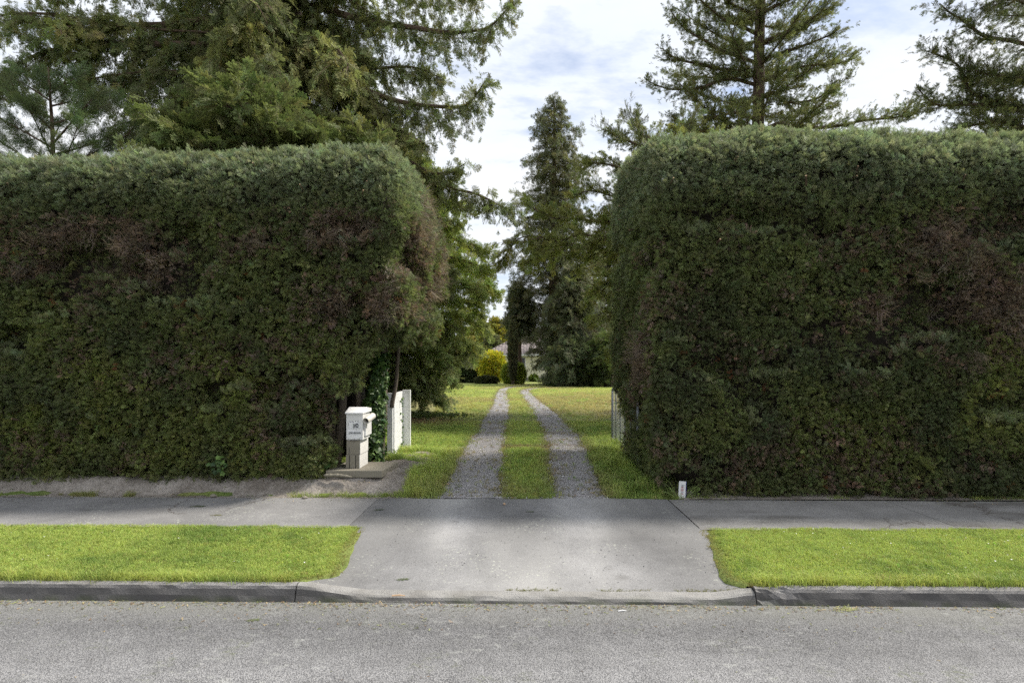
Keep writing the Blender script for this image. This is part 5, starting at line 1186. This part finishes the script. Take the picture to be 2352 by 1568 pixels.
# ---- young redwood just behind the left hedge
b = at(585, 880, 10.6); b[2] = gz(b)
T3 = Conifer("young_redwood_tree", "young bright green redwood poking up just behind the left hedge", b); T3.trunk(7.0, 0.10, 0.012)
for i in range(46):
    z = 2.6 + 4.2 * i / 46; a = i * 2.39996; Ln = float(np.interp(z, [2.6, 4.5, 5.6, 6.8], [2.0, 2.2, 1.7, 0.5])) * random.uniform(0.8, 1.15); d = np.array([math.cos(a), math.sin(a) * 0.75, 0])
    s0 = T3.on_axis(z); P = [s0 + d * Ln * t + UP * (0.35 * t - 0.2 * t * t) * Ln for t in (0, 0.35, 0.7, 1.0)]
    T3.limb(P, 0.025, 0.006, RW_G, f0=0.15, every=0.10, seclen=(0.5, 0.25), dirw=(0.6, 0.7, 0.05), sag=0.25, sp_every=0.09, sp=(0.24, 0.39))
for px0, py0, px1, py1 in ((330, 345, 440, 300), (470, 320, 420, 280), (760, 345, 880, 330), (700, 330, 640, 290), (760, 350, 820, 300), (650, 345, 720, 300)):
    p0, p1 = at(px0, py0 + 40, 10.4), at(px1, py1, 9.8); T3.limb([T3.on_axis(2.9), (T3.on_axis(2.9) + p0) / 2 + UP * 0.1, p0, p1], 0.025, 0.006, RW_G, f0=0.35, every=0.09, seclen=(0.55, 0.3), dirw=(0.6, 0.7, 0.1), sag=0.25, sp_every=0.09, sp=(0.24, 0.39))
T3.finish(PR_RED, mult=2)
# ---- soft needled pine at the left edge
b = at(140, 880, 11.2); b[2] = gz(b)
T4 = Conifer("pine_tree", "soft blue green pine at the left picture edge behind the hedge", b); T4.trunk(7.6, 0.11, 0.012, lean=(-0.25, 0))
PN = (0.12, 0.155, 0.09)
for i in range(36):
    z = 3.0 + 4.3 * i / 36; a = i * 2.39996; Ln = float(np.interp(z, [3, 4.5, 6, 7.3], [2.2, 1.9, 1.3, 0.3])) * random.uniform(0.8, 1.2); d = np.array([math.cos(a), math.sin(a) * 0.75, 0])
    s0 = T4.on_axis(z); P = [s0 + d * Ln * t + UP * (0.55 * t) * Ln for t in (0, 0.35, 0.7, 1.0)]
    T4.limb(P, 0.022, 0.005, PN, f0=0.3, every=0.15, seclen=(0.55, 0.2), dirw=(0.9, 0.7, 0.25), sag=0.0, sp_every=0.10, sp=(0.25, 0.42), jitd=0.2)
T4.finish(PR_PINE)
# ---- open redwood with a visible trunk behind the right hedge
b = at(1747, 880, 17.0); b[2] = gz(b)
T5 = Conifer("redwood_tree", "open crowned redwood with visible trunk standing behind the right hedge", b); T5.trunk(21, 0.24, 0.05, wob=0.35)
UPT = dict(dirw=(0.75, 0.75, 0.12), sag=-0.12, seclen=(0.85, 0.35), every=0.15, sp_every=0.12, sp=(0.24, 0.42), jitd=0.3, upw=0.3)
RO = (0.13, 0.142, 0.075); RD = (0.09, 0.102, 0.058)
def r5(pts, Y0=16.6, Y1=15.6, r=0.06, tint=RO, T=None, **k):
    T = T or T5; kk = dict(UPT); kk.update(k); P = L3(pts, Y0, Y1); T.limb([T.on_axis(P[0][2])] + P, r, 0.010, tint, **kk)
r5([(1690, 183), (1650, 186), (1607, 203), (1552, 206), (1510, 196), (1484, 184)])
r5([(1700, 130), (1660, 118), (1629, 98), (1582, 72), (1555, 45), (1538, 22)])
r5([(1700, 165), (1650, 158), (1607, 149), (1565, 140), (1540, 128), (1522, 112)])
r5([(1790, 170), (1811, 157), (1870, 150), (1920, 148), (1964, 136)])
r5([(1775, 212), (1803, 234), (1862, 230), (1910, 205), (1947, 178)])
r5([(1790, 285), (1820, 292), (1905, 292), (1990, 276), (2075, 266), (2139, 236)], 16.4, 15.0, 0.07, seclen=(0.9, 0.5), every=0.12)
r5([(1710, 262), (1692, 259), (1650, 268), (1600, 290), (1560, 300)])
r5([(1700, 290), (1650, 300), (1600, 300), (1560, 285), (1540, 262)], 16.6, 15.2)
r5([(1800, 120), (1850, 105), (1900, 85), (1925, 70)])
r5([(1790, 80), (1840, 60), (1880, 30), (1910, -10)])
r5([(1700, 60), (1660, 45), (1630, 20), (1600, -10)])
r5([(1700, 20), (1670, 0), (1640, -40)])
r5([(1790, 10), (1830, -10), (1870, -40)])
for i in range(64):
    z = lerp(6.5, 19.5, i / 64); a = i * 2.39996 + 0.9; Ln = lerp(3.6, 1.4, i / 64) * random.uniform(0.6, 1.0); d = np.array([math.cos(a), math.sin(a), 0])
    s0 = T5.on_axis(z); P = [s0 + d * Ln * t + UP * (0.1 * t + 0.22 * t * t) * Ln for t in (0, 0.35, 0.7, 1.0)]
    T5.limb(P, 0.035, 0.008, RO, f0=0.04, **{**UPT, 'seclen': (0.7, 0.35), 'every': 0.17})
T5.finish(PR_REDUP, mult=3, shrink=0.66, spreadm=0.12)
# ---- redwood at the right edge
b = at(2440, 880, 14.4); b[2] = gz(b)
T6 = Conifer("redwood_tree", "dark redwood at the right picture edge, branches reaching in from outside", b); T6.trunk(20, 0.32, 0.08, wob=0.2)
r6 = lambda pts, **k: r5(pts, 14.0, 13.2, 0.06, k.pop('tint', RD), T6, **k)
r6([(2351, 100), (2266, 85), (2215, 51), (2180, 28), (2158, 8)], seclen=(0.8, 0.4), dirw=(0.7, 0.6, -0.25), sag=0.1)
r6([(2370, 250), (2330, 242), (2245, 221), (2215, 187), (2198, 150), (2150, 125), (2125, 118)], seclen=(0.9, 0.4), every=0.11)
r6([(2370, 265), (2300, 245), (2202, 242), (2150, 240), (2110, 205)], seclen=(0.9, 0.4), every=0.11)
r6([(2380, 190), (2320, 175), (2270, 168), (2240, 160)], seclen=(1.0, 0.5), every=0.10)
r6([(2400, 30), (2352, 5), (2300, 0), (2250, 20)], seclen=(0.8, 0.4), dirw=(0.6, 0.6, -0.3), sag=0.2)
r6([(2400, 300), (2340, 290), (2290, 280), (2230, 290), (2190, 300)], seclen=(1.0, 0.5), every=0.10)
r6([(2400, 330), (2350, 320), (2250, 320)], seclen=(0.9, 0.5), every=0.10)
for i in range(34):
    z = lerp(5.5, 18.5, i / 34); a = i * 2.39996 + 2.9; Ln = lerp(3.0, 1.4, i / 34) * random.uniform(0.6, 1.0); d = np.array([math.cos(a), math.sin(a), 0])
    if d[0] < -0.3: Ln *= 0.6
    s0 = T6.on_axis(z); P = [s0 + d * Ln * t + UP * (0.05 * t + 0.15 * t * t) * Ln for t in (0, 0.35, 0.7, 1.0)]
    T6.limb(P, 0.04, 0.008, RD, f0=0.25, **{**UPT, 'seclen': (0.8, 0.4), 'every': 0.14})
T6.finish(PR_REDUP, mult=3, shrink=0.66, spreadm=0.12)
# ---- redwood hidden behind the right hedge end, low branches over the drive
b = at(1545, 900, 13.4); b[2] = gz(b)
T7 = Conifer("redwood_tree", "yellow green redwood behind the right hedge end, low branches hanging over the drive", b); T7.trunk(7.0, 0.2, 0.03, wob=0.1)
r7 = lambda pts, **k: r5(pts, k.pop('Y0', 13.4), k.pop('Y1', 13.8), 0.04, k.pop('tint', (0.19, 0.205, 0.06)), T7, **{'every': 0.11, 'seclen': (0.75, 0.35), **k})
r7([(1490, 340), (1440, 322), (1410, 306), (1380, 296)], tint=RO)
r7([(1500, 330), (1470, 300), (1450, 270)], tint=RO)
r7([(1560, 330), (1580, 290), (1600, 262)], tint=RO)
r7([(1480, 400), (1420, 385), (1370, 375), (1340, 388)])
r7([(1480, 520), (1410, 512), (1340, 505), (1270, 500), (1225, 478), (1198, 452)], Y1=15.4)
r7([(1480, 580), (1410, 575), (1312, 560), (1250, 545), (1190, 550), (1150, 600)], Y1=15.4, dirw=(0.5, 0.7, -0.3), sag=0.25, seclen=(0.9, 0.6))
r7([(1480, 560), (1400, 545), (1330, 540), (1270, 560), (1215, 600)], Y1=15.0, dirw=(0.5, 0.7, -0.3), sag=0.25, seclen=(0.9, 0.5))
r7([(1480, 470), (1420, 455), (1360, 440), (1320, 450)])
r7([(1480, 640), (1420, 640), (1380, 655), (1345, 690)], dirw=(0.5, 0.7, -0.2), sag=0.2)
r7([(1480, 720), (1430, 715), (1390, 715), (1365, 730)], dirw=(0.5, 0.7, -0.2), sag=0.2)
r7([(1480, 790), (1430, 790), (1400, 810)], dirw=(0.5, 0.7, -0.2), sag=0.2)
for i in range(60):
    z = lerp(1.0, 6.9, i / 60); a = i * 2.39996 + 1.2; Ln = float(np.interp(z, [1, 4, 6, 8], [2.2, 2.3, 1.6, 0.4])) * random.uniform(0.7, 1.0); d = np.array([math.cos(a), math.sin(a), 0])
    s0 = T7.on_axis(z); P = [s0 + d * Ln * t + UP * (0.12 * t - 0.1 * t * t) * Ln for t in (0, 0.35, 0.7, 1.0)]
    if d[0] < -0.2: P = [s0 + (q - s0) * 0.55 for q in P]
    T7.limb(P, 0.04, 0.008, (0.17, 0.185, 0.075), f0=0.2, **{**UPT, 'seclen': (0.7, 0.35), 'every': 0.12, 'sag': 0.1})
T7.finish(PR_REDUP, mult=2, shrink=0.85)

# ---- far conifers
def far_conifer(name, label, px, py_base, Y, prof, tint, n, protos, droop=0.25, sp=(0.45, 0.8), cat="tree", r0=0.3, seclen=0.9, top_r=0.03, sides=None, sq=1.0, bark='bark', every=0.35, zmin=None, sp_every=0.3, mult=2):
    """prof: list of (row, half width in rows) from top to bottom"""
    b = at(px, py_base, Y); b[2] = gz(b); T = Conifer(name, label, b, cat, bark); prof = np.array(prof, float); k = Y / FPX
    zs = CAM_Z + (HOR - prof[:, 0]) * k; ws = prof[:, 1] * k; o = np.argsort(zs); zs, ws = zs[o], ws[o]
    T.trunk(zs[-1] - 0.2, r0, top_r, wob=0.15, sides=10); z0 = zs[0] if zmin is None else zmin
    for i in range(n):
        f = i / n; z = lerp(max(z0, b[2] + 0.3), zs[-1], f ** 0.92); a = i * 2.39996 + px; w = float(np.interp(z, zs, ws)) * random.uniform(0.45, 1.3) + 0.1; d = np.array([math.cos(a), math.sin(a) * sq, 0]); w *= lerp(0.5, 1.3, float(vnoise(np.array([z * 0.8, d[0] * 1.6 + px, d[1] * 1.6]), 1.0, 7)))
        s0 = T.on_axis(min(z + 0.15 * w, zs[-1])); P = [s0 + d * w * t + UP * (0.05 * t - droop * t * t) * w for t in (0, 0.4, 0.75, 1.0)]
        for p_ in P: p_[2] = max(p_[2], gz(p_) + 0.1)
        T.limb(P, max(0.02, w * 0.012), 0.01, tint, f0=0.03, every=every, seclen=(seclen * min(1, w), seclen * 0.5 * min(1, w)), dirw=(0.6, 0.75, -0.1), sag=0.12, sp_every=sp_every, sp=sp, part=False, core_every=0.3)
    T.finish(protos, mult=mult, spreadm=0.22); return T
SPR = (0.125, 0.13, 0.085); DKG = (0.055, 0.07, 0.042)
far_conifer("spruce_tree", "tall narrow olive spruce towering beyond the drive in the centre", 1272, 886, 43, [(222, 1), (250, 18), (300, 42), (345, 54), (400, 88), (450, 94), (520, 100), (600, 104), (680, 92), (760, 72), (840, 50)], SPR, 190, PR_SPRUCE, 0.26, (0.35, 0.62), r0=0.5, seclen=1.15, every=0.28, mult=2)
far_conifer("spruce_tree", "dark green spruce left of the tall one, shading the slim cypress", 1192, 886, 44, [(655, 4), (690, 20), (735, 32), (765, 26), (785, 10), (830, 1)], (0.08, 0.095, 0.058), 80, PR_SPRUCE, 0.3, (0.45, 0.8), seclen=0.9, zmin=4.2)
far_conifer("fir_tree", "broad dark fir with drooping lower branches right of the house", 1318, 888, 40, [(610, 5), (660, 35), (720, 70), (770, 84), (815, 50), (870, 24)], (0.105, 0.115, 0.075), 130, PR_SPRUCE, 0.42, (0.45, 0.8), seclen=1.1)
far_conifer("fir_tree", "grey green fir in front of the house corner, tips hanging to the ground", 1312, 889, 37.5, [(770, 3), (790, 28), (815, 52), (845, 50), (880, 30)], (0.10, 0.12, 0.075), 80, PR_SPRUCE, 0.45, (0.4, 0.7), seclen=0.8)
far_conifer("juniper_bush", "low dark juniper at the right of the lawn edge", 1345, 889, 37, [(800, 8), (820, 30), (850, 42), (885, 40)], (0.065, 0.09, 0.05), 70, PR_SPRUCE, 0.1, (0.4, 0.65), cat="bush", seclen=0.7)
far_conifer("juniper_bush", "bushy green juniper beside the open wire gate line", 1398, 889, 36.5, [(770, 10), (800, 35), (850, 48), (885, 42)], (0.09, 0.12, 0.05), 80, PR_SPRUCE, 0.1, (0.4, 0.65), cat="bush", seclen=0.7)
far_conifer("cedar_tree", "airy cedar with sky showing between its branches behind the right hedge", 1400, 886, 55, [(470, 10), (560, 60), (640, 95), (720, 100), (790, 80), (840, 50)], (0.06, 0.065, 0.032), 80, PR_SPRUCE, 0.05, (0.5, 0.8), r0=0.35, seclen=1.2)
# ================================================================== FAR GARDEN
def shrub(name, label, px, py_base, Y, py_top, hw, tint, n, protos, sp, cat="bush", stems=5, sq=0.8, mat='broad', fill=0.45, lump_=0.22, bot=0.0, box=0.0):
    b = at(px, py_base, Y); b[2] = gz(b); root = empty(name, b); tag(root, label, cat); k = Y / FPX
    ztop = CAM_Z + (HOR - py_top) * k; H = ztop - b[2]; R = hw * k; z0 = bot * H
    d = rand_unit(n); r = rng.uniform(fill, 1.0, n) ** 0.6
    e = d.copy()
    if box: e = d / np.maximum(np.abs(d) ** 1.0, 0).max(-1, keepdims=True) * box + d * (1 - box)
    r = r * (1 + lump_ * 2 * (fbm(d, 2.0, int(px)) - 0.5))
    P = b + np.stack([e[:, 0] * R * r, e[:, 1] * R * sq * r, z0 + (H - z0) * (0.5 + 0.5 * e[:, 2] * r)], -1); P[:, 2] = np.maximum(P[:, 2], b[2] + 0.05)
    D = unit(d + rand_unit(n) * 0.7 + UP * 0.2); U = unit(UP + rand_unit(n) * 0.8)
    c = jit(np.array(tint) * (0.65 + 0.7 * fbm(P, 1.2, 5))[:, None], n, 0.2, 0.1)
    for i in range(stems):
        a = i / max(stems, 1) * 6.28 + 0.5; t = np.linspace(0, 1, 7)[:, None]; top = np.array([math.cos(a) * R * 0.55, math.sin(a) * R * 0.4, H * random.uniform(0.6, 0.85)])
        MB().tube(np.array([math.cos(a) * 0.08, math.sin(a) * 0.08, -0.1]) * (1 - t) + top * t + np.array([0, 0, 0.2 * H]) * (t * (1 - t)), np.linspace(0.07, 0.02, 7) * max(0.6, H / 3), 6).build("stem", M['greybark'], root, smooth=True)
    scatter("crown", root, P, euler_from(D, U), rng.uniform(sp[0], sp[1], n), c, protos, [M[mat], M['twig']], b)
    return root
shrub("yellow_bush", "golden yellow flowering bush in front of the house", 1131, 880, 46, 808, 31, (0.46, 0.44, 0.06), 3800, PR_BROAD, (0.18, 0.34), stems=6, fill=0.3, box=0.35)
shrub("clipped_bush", "round clipped yellow green bush behind the slim cypress", 1180, 884, 42.5, 836, 24, (0.22, 0.27, 0.05), 3000, PR_HEDGE, (0.16, 0.28), stems=2, fill=0.7, lump_=0.06, mat='leaf', box=0.35)
shrub("dark_bush", "dark rounded evergreen bush at the left end of the lawn", 1074, 877, 47, 826, 28, (0.05, 0.07, 0.035), 2000, PR_BROAD, (0.25, 0.45), stems=3, fill=0.5)
shrub("pale_bush", "pale orange green shrub above the dark bush at the left", 1078, 872, 53, 774, 20, (0.25, 0.23, 0.09), 1500, PR_BROAD, (0.25, 0.5), stems=4, fill=0.4)
shrub("round_tree", "grey green ball shaped tree behind the house roof", 1131, 868, 66, 774, 17, (0.12, 0.13, 0.08), 1600, PR_SPRUCE, (0.35, 0.6), cat="tree", stems=4, fill=0.5, mat='leaf', bot=0.45, lump_=0.08)
shrub("low_bush", "low green shrub against the cream house wall", 1226, 880, 50, 862, 9, (0.12, 0.16, 0.035), 420, PR_BROAD, (0.16, 0.3), stems=2)
shrub("dark_bush", "low dark ground cover under the yellow bush", 1118, 882, 44, 866, 26, (0.045, 0.05, 0.028), 700, PR_BROAD, (0.2, 0.36), stems=2, sq=0.5)
for px_, Y_, top_, hw_, c_, lab in ((1102, 76, 742, 32, (0.20, 0.20, 0.06), "olive broadleaf tree beyond the house, leftmost of the back row"), (1138, 78, 731, 26, (0.22, 0.21, 0.055), "golden topped broadleaf tree beyond the house roof"), (1166, 80, 738, 26, (0.14, 0.15, 0.05), "dull green tree behind the slim cypress top")):
    shrub("broadleaf_tree", lab, px_, 866, Y_, top_, hw_, c_, 2400, PR_BROAD, (0.5, 1.0), cat="tree", stems=4, fill=0.4, bot=0.05)
for (x_, y_, h_), lab in zip(((-10, 84, 7.5), (13, 76, 10)), ("far green tree glimpsed past the lower edge of the bushy redwood", "far green tree glimpsed through the airy cedar beside the right hedge")):
    b = np.array([x_, y_, 0.45]); px_, pb = proj(b); _, pt_ = proj(b + UP * h_)
    shrub("broadleaf_tree", lab, float(px_), float(pb), float(y_), float(pt_), 60, (0.09, 0.11, 0.05), 1300, PR_BROAD, (0.7, 1.2), cat="tree", stems=3, fill=0.4)
# slim cypress
b = at(1178, 884, 40.5); b[2] = gz(b); cy = empty("slim_cypress", b); tag(cy, "slim dark column shaped cypress in front of the house", "tree")
H = CAM_Z + (HOR - 742) * 40.5 / FPX - b[2]
for dx, r_ in ((-0.07, 0.05), (0.06, 0.06), (0.0, 0.04)): MB().tube([(dx, 0, -0.1), (dx * 1.2, 0.02, H * 0.4), (dx * 1.6, 0, H * 0.85)], [r_, r_ * 0.8, 0.02], 7).build("trunk", M['greybark'], cy, smooth=True)
n = 3200; t = rng.random(n) ** 0.9; a = rng.uniform(0, 6.28, n); w = np.interp(t, [0, 0.1, 0.25, 0.6, 0.85, 1], [0.04, 0.10, 0.20, 0.23, 0.18, 0.04]) * rng.uniform(0.55, 1.15, n)
P = b + np.stack([np.cos(a) * w, np.sin(a) * w, 0.25 + t * (H - 0.25)], -1); D = unit(np.stack([np.cos(a) * .5, np.sin(a) * .5, np.ones(n) * 1.1], -1) + rand_unit(n) * .4)
scatter("crown", cy, P, euler_from(D, rand_unit(n)), rng.uniform(0.16, 0.30, n), jit((0.085, 0.09, 0.06), n, 0.25, 0.1), PR_HEDGE, [M['leaf'], M['twig']], b)
# strap leaved plant by the house wall
b = on(1243, 879, 0.47); b = np.array([b[0], 48.0, 0]); b[0] = at(1243, 879, 48)[0]; b[2] = gz(b); ag_ = empty("strap_leaved_plant", b); tag(ag_, "clump of strap leaved plants under the drooping fir by the house", "plant")
p = Proto()
for i in range(60):
    a = random.uniform(0, 6.28); L = random.uniform(0.4, 0.75); d = np.array([math.cos(a), math.sin(a), 0]); o0 = np.array([random.uniform(-.4, .4), random.uniform(-.25, .25), 0])
    P_ = [o0 + d * L * t * 0.7 + UP * (L * (1.5 * t - 1.1 * t * t)) for t in (0, .35, .7, 1)]; sd_ = (-math.sin(a), math.cos(a), 0); q = Proto(); q.blade(P_, sd_, 0.05, 0, 1); v, f, _, _ = q.get()
    MB().add(v, f).build("leaf", M['weed'], ag_)
# ground cover in shadow below the conifers and the bushy redwood
def cover(name, label, X, Y, tint, sp):
    n = len(X); P = np.stack([X, Y, ground_z(X, Y) + 0.03], -1)
    tag(scatter(name, None, P, lay(n) + np.array([0, -0.6, 0]), rng.uniform(sp[0], sp[1], n), jit(tint, n, 0.3, 0.15), PR_BROAD, [M['broad'], M['twig']]), label, "ground cover", kind='stuff')
n = 2600; X = rng.uniform(1.5, 8.0, n); Y = 37.2 + np.abs(rng.normal(0, 1.4, n)) - 0.6 * (X < 3); kp = track_gap(X, Y) > 0.1
cover("ivy_ground_cover", "dark ivy ground cover at the foot of the firs", X[kp], Y[kp], (0.06, 0.085, 0.04), (0.14, 0.3))
n = 500; X = rng.normal(-2.5, 0.55, n); Y = rng.normal(14.6, 0.35, n)
cover("ivy_ground_cover", "dark leafy ground cover under the bushy redwood", X, Y, (0.09, 0.12, 0.05), (0.08, 0.16))
n = 1400; X = rng.normal(-2.4, 0.6, n); Y = rng.normal(13.4, 0.5, n)
litter("needle_litter", X, Y, ground_z(X, Y) + 0.01, rng.uniform(0.02, 0.07, n), [(0.2, 0.10, 0.05), (0.14, 0.08, 0.05), (0.26, 0.17, 0.09)], "red brown fallen needles under the bushy redwood")

# ---- house
m = Mat("cream_render"); n_ = m.noise(3, 4); M['cream'] = m.done(m.mix(n_, (0.80, 0.76, 0.56), (0.86, 0.82, 0.64)), 0.85, m.bump(m.noise(40), 0.3, 0.01))
m = Mat("concrete_roof_tile"); oi = m.N('ShaderNodeObjectInfo'); M['tile'] = m.done(m.mix(oi.outputs['Random'], (0.17, 0.145, 0.145), (0.27, 0.235, 0.23)), 0.8, m.bump(m.noise(30), 0.3, 0.01))
m = Mat("window_glass"); M['glass'] = m.done((0.02, 0.018, 0.016), 0.08, spec=0.6)
m = Mat("grey_plinth"); M['plinth'] = m.done((0.2, 0.19, 0.17), 0.9)
HY = 56.0; hx0 = float(at(1123, 870, HY)[0]); hx1 = hx0 + 11.5; hz = gz((2, HY)) - 0.02; eave = CAM_Z + (HOR - 813) * HY / FPX
house = empty("house", (hx0, HY, hz)); tag(house, "cream rendered single storey house with tiled hip roof at the end of the drive", "house")
def hb_(lo, hi, nm, mat, par=None, bev=0): return MB().box(np.array(lo), np.array(hi)).build(nm, M[mat], par or house, bevel=bev)
WH_ = eave - hz
wx0, wx1 = float(at(1187, 830, HY)[0] - hx0), float(at(1207.5, 830, HY)[0] - hx0); wz0, wz1 = CAM_Z + (HOR - 840) * HY / FPX - hz, CAM_Z + (HOR - 819) * HY / FPX - hz
Wd = 11.5; Dp = 8.5
hb_((0, 0, 0.3), (wx0, 0.2, WH_), "wall", 'cream'); hb_((wx1, 0, 0.3), (Wd, 0.2, WH_), "wall", 'cream')
hb_((wx0, 0, 0.3), (wx1, 0.2, wz0), "wall", 'cream'); hb_((wx0, 0, wz1), (wx1, 0.2, WH_), "wall", 'cream')
hb_((0, 0.2, 0.3), (0.2, Dp, WH_), "wall", 'cream'); hb_((Wd - 0.2, 0.2, 0.3), (Wd, Dp, WH_), "wall", 'cream'); hb_((0.2, Dp - 0.2, 0.3), (Wd - 0.2, Dp, WH_), "wall", 'cream')
hb_((-0.03, -0.03, -0.3), (Wd + 0.03, Dp + 0.03, 0.298), "plinth", 'plinth')
win = hb_((wx0, 0.09, wz0), (wx1, 0.10, wz1), "window", 'glass')
fw = 0.09
for nm_, lo, hi in (("frame", (wx0, 0.03, wz0), (wx0 + fw, 0.15, wz1)), ("frame", (wx1 - fw, 0.03, wz0), (wx1, 0.15, wz1)), ("frame", (wx0 + fw, 0.03, wz1 - fw), (wx1 - fw, 0.15, wz1)), ("frame", (wx0 + fw, 0.03, wz0), (wx1 - fw, 0.15, wz0 + fw)), ("sill", (wx0 - 0.08, -0.10, wz0 - 0.11), (wx1 + 0.08, 0.06, wz0 - 0.01))): hb_(lo, hi, nm_, 'white', win)
hb_((wx0 + 0.35 * (wx1 - wx0), 0.04, wz0 + fw), (wx0 + 0.35 * (wx1 - wx0) + 0.05, 0.14, wz1 - fw), "glazing_bar", 'white', win)
# hip roof
ov = 0.45; pit = 0.56; hd = Dp / 2 + ov; rz = WH_ - 0.02 + hd * pit
x0_, x1_, y0_, y1_ = -ov, Wd + ov, -ov, Dp + ov; zb = WH_ - 0.02
rf_ = MB(); rf_.add([(x0_, y0_, zb), (x1_, y0_, zb), (x1_, y1_, zb), (x0_, y1_, zb), (x0_ + hd, y0_ + hd, rz), (x1_ - hd, y0_ + hd, rz)], [(0, 1, 5, 4), (1, 2, 5), (2, 3, 4, 5), (3, 0, 4), (3, 2, 1, 0)])
roof = rf_.build("roof", M['tile'], house)
hb_((x0_, y0_ - 0.03, zb - 0.17), (x1_, y0_ - 0.002, zb + 0.01), "fascia", 'white', roof); hb_((x0_ - 0.03, y0_ - 0.03, zb - 0.17), (x0_ - 0.002, y1_, zb + 0.01), "fascia", 'white', roof)
tl = MB(); tw, tlg = 0.31, 0.36
prof_ = [(-0.5, 0.012), (-0.3, 0.040), (-0.05, 0.040), (0.12, 0.010), (0.5, 0.010)]
V = [(u * tw, s_ * tlg, h_ + (0.022 if s_ == 0 else 0.0)) for s_ in (0, 1.08) for u, h_ in prof_] + [(u * tw, 0, -0.01) for u, h_ in prof_]
tl.add(V, [(i, i + 1, 5 + i + 1, 5 + i) for i in range(4)] + [(10 + i, 11 + i, i + 1, i) for i in range(4)]); tme = tl.mesh("tile"); tme.materials.append(M['tile'])
sa = math.atan(pit); cnt = 0; rest = MB()
for r_ in range(int(hd / math.cos(sa) / tlg)):
    s_ = r_ * tlg; yy = y0_ + s_ * math.cos(sa); zz = zb + s_ * math.sin(sa); xl = x0_ + (yy - y0_) + 0.12; xr = x1_ - (yy - y0_) - 0.12
    for c_ in range(int((xr - xl) / tw)):
        xx = xl + (c_ + 0.5) * tw; ppx, ppy = proj(np.array([xx + hx0, yy + HY, zz + hz]))
        if 1120 < ppx < 1216 and cnt < 300:
            o = bpy.data.objects.new("tile", tme); col.objects.link(o); o.parent = roof; o.location = (xx, yy - 0.008, zz + 0.012); o.rotation_euler = (sa, 0, 0); cnt += 1
        else:
            R_ = np.array([[1, 0, 0], [0, math.cos(sa), -math.sin(sa)], [0, math.sin(sa), math.cos(sa)]]); rest.add(np.array(V) @ R_.T + [xx, yy - 0.008, zz + 0.012], [(i, i + 1, 5 + i + 1, 5 + i) for i in range(4)] + [(10 + i, 11 + i, i + 1, i) for i in range(4)])
rest.build("far_tiles", M['tile'], roof)["kind"] = "stuff"
for k in range(14):
    t0, t1 = k / 14, (k + 1.08) / 14; A0 = np.array([x0_, y0_, zb]); A1 = np.array([x0_ + hd, y0_ + hd, rz]); MB().tube([lerp(A0, A1, t0) + UP * 0.05, lerp(A0, A1, t1) + UP * 0.03], [0.10, 0.085], 8).build("hip_tile", M['tile'], roof, smooth=True)
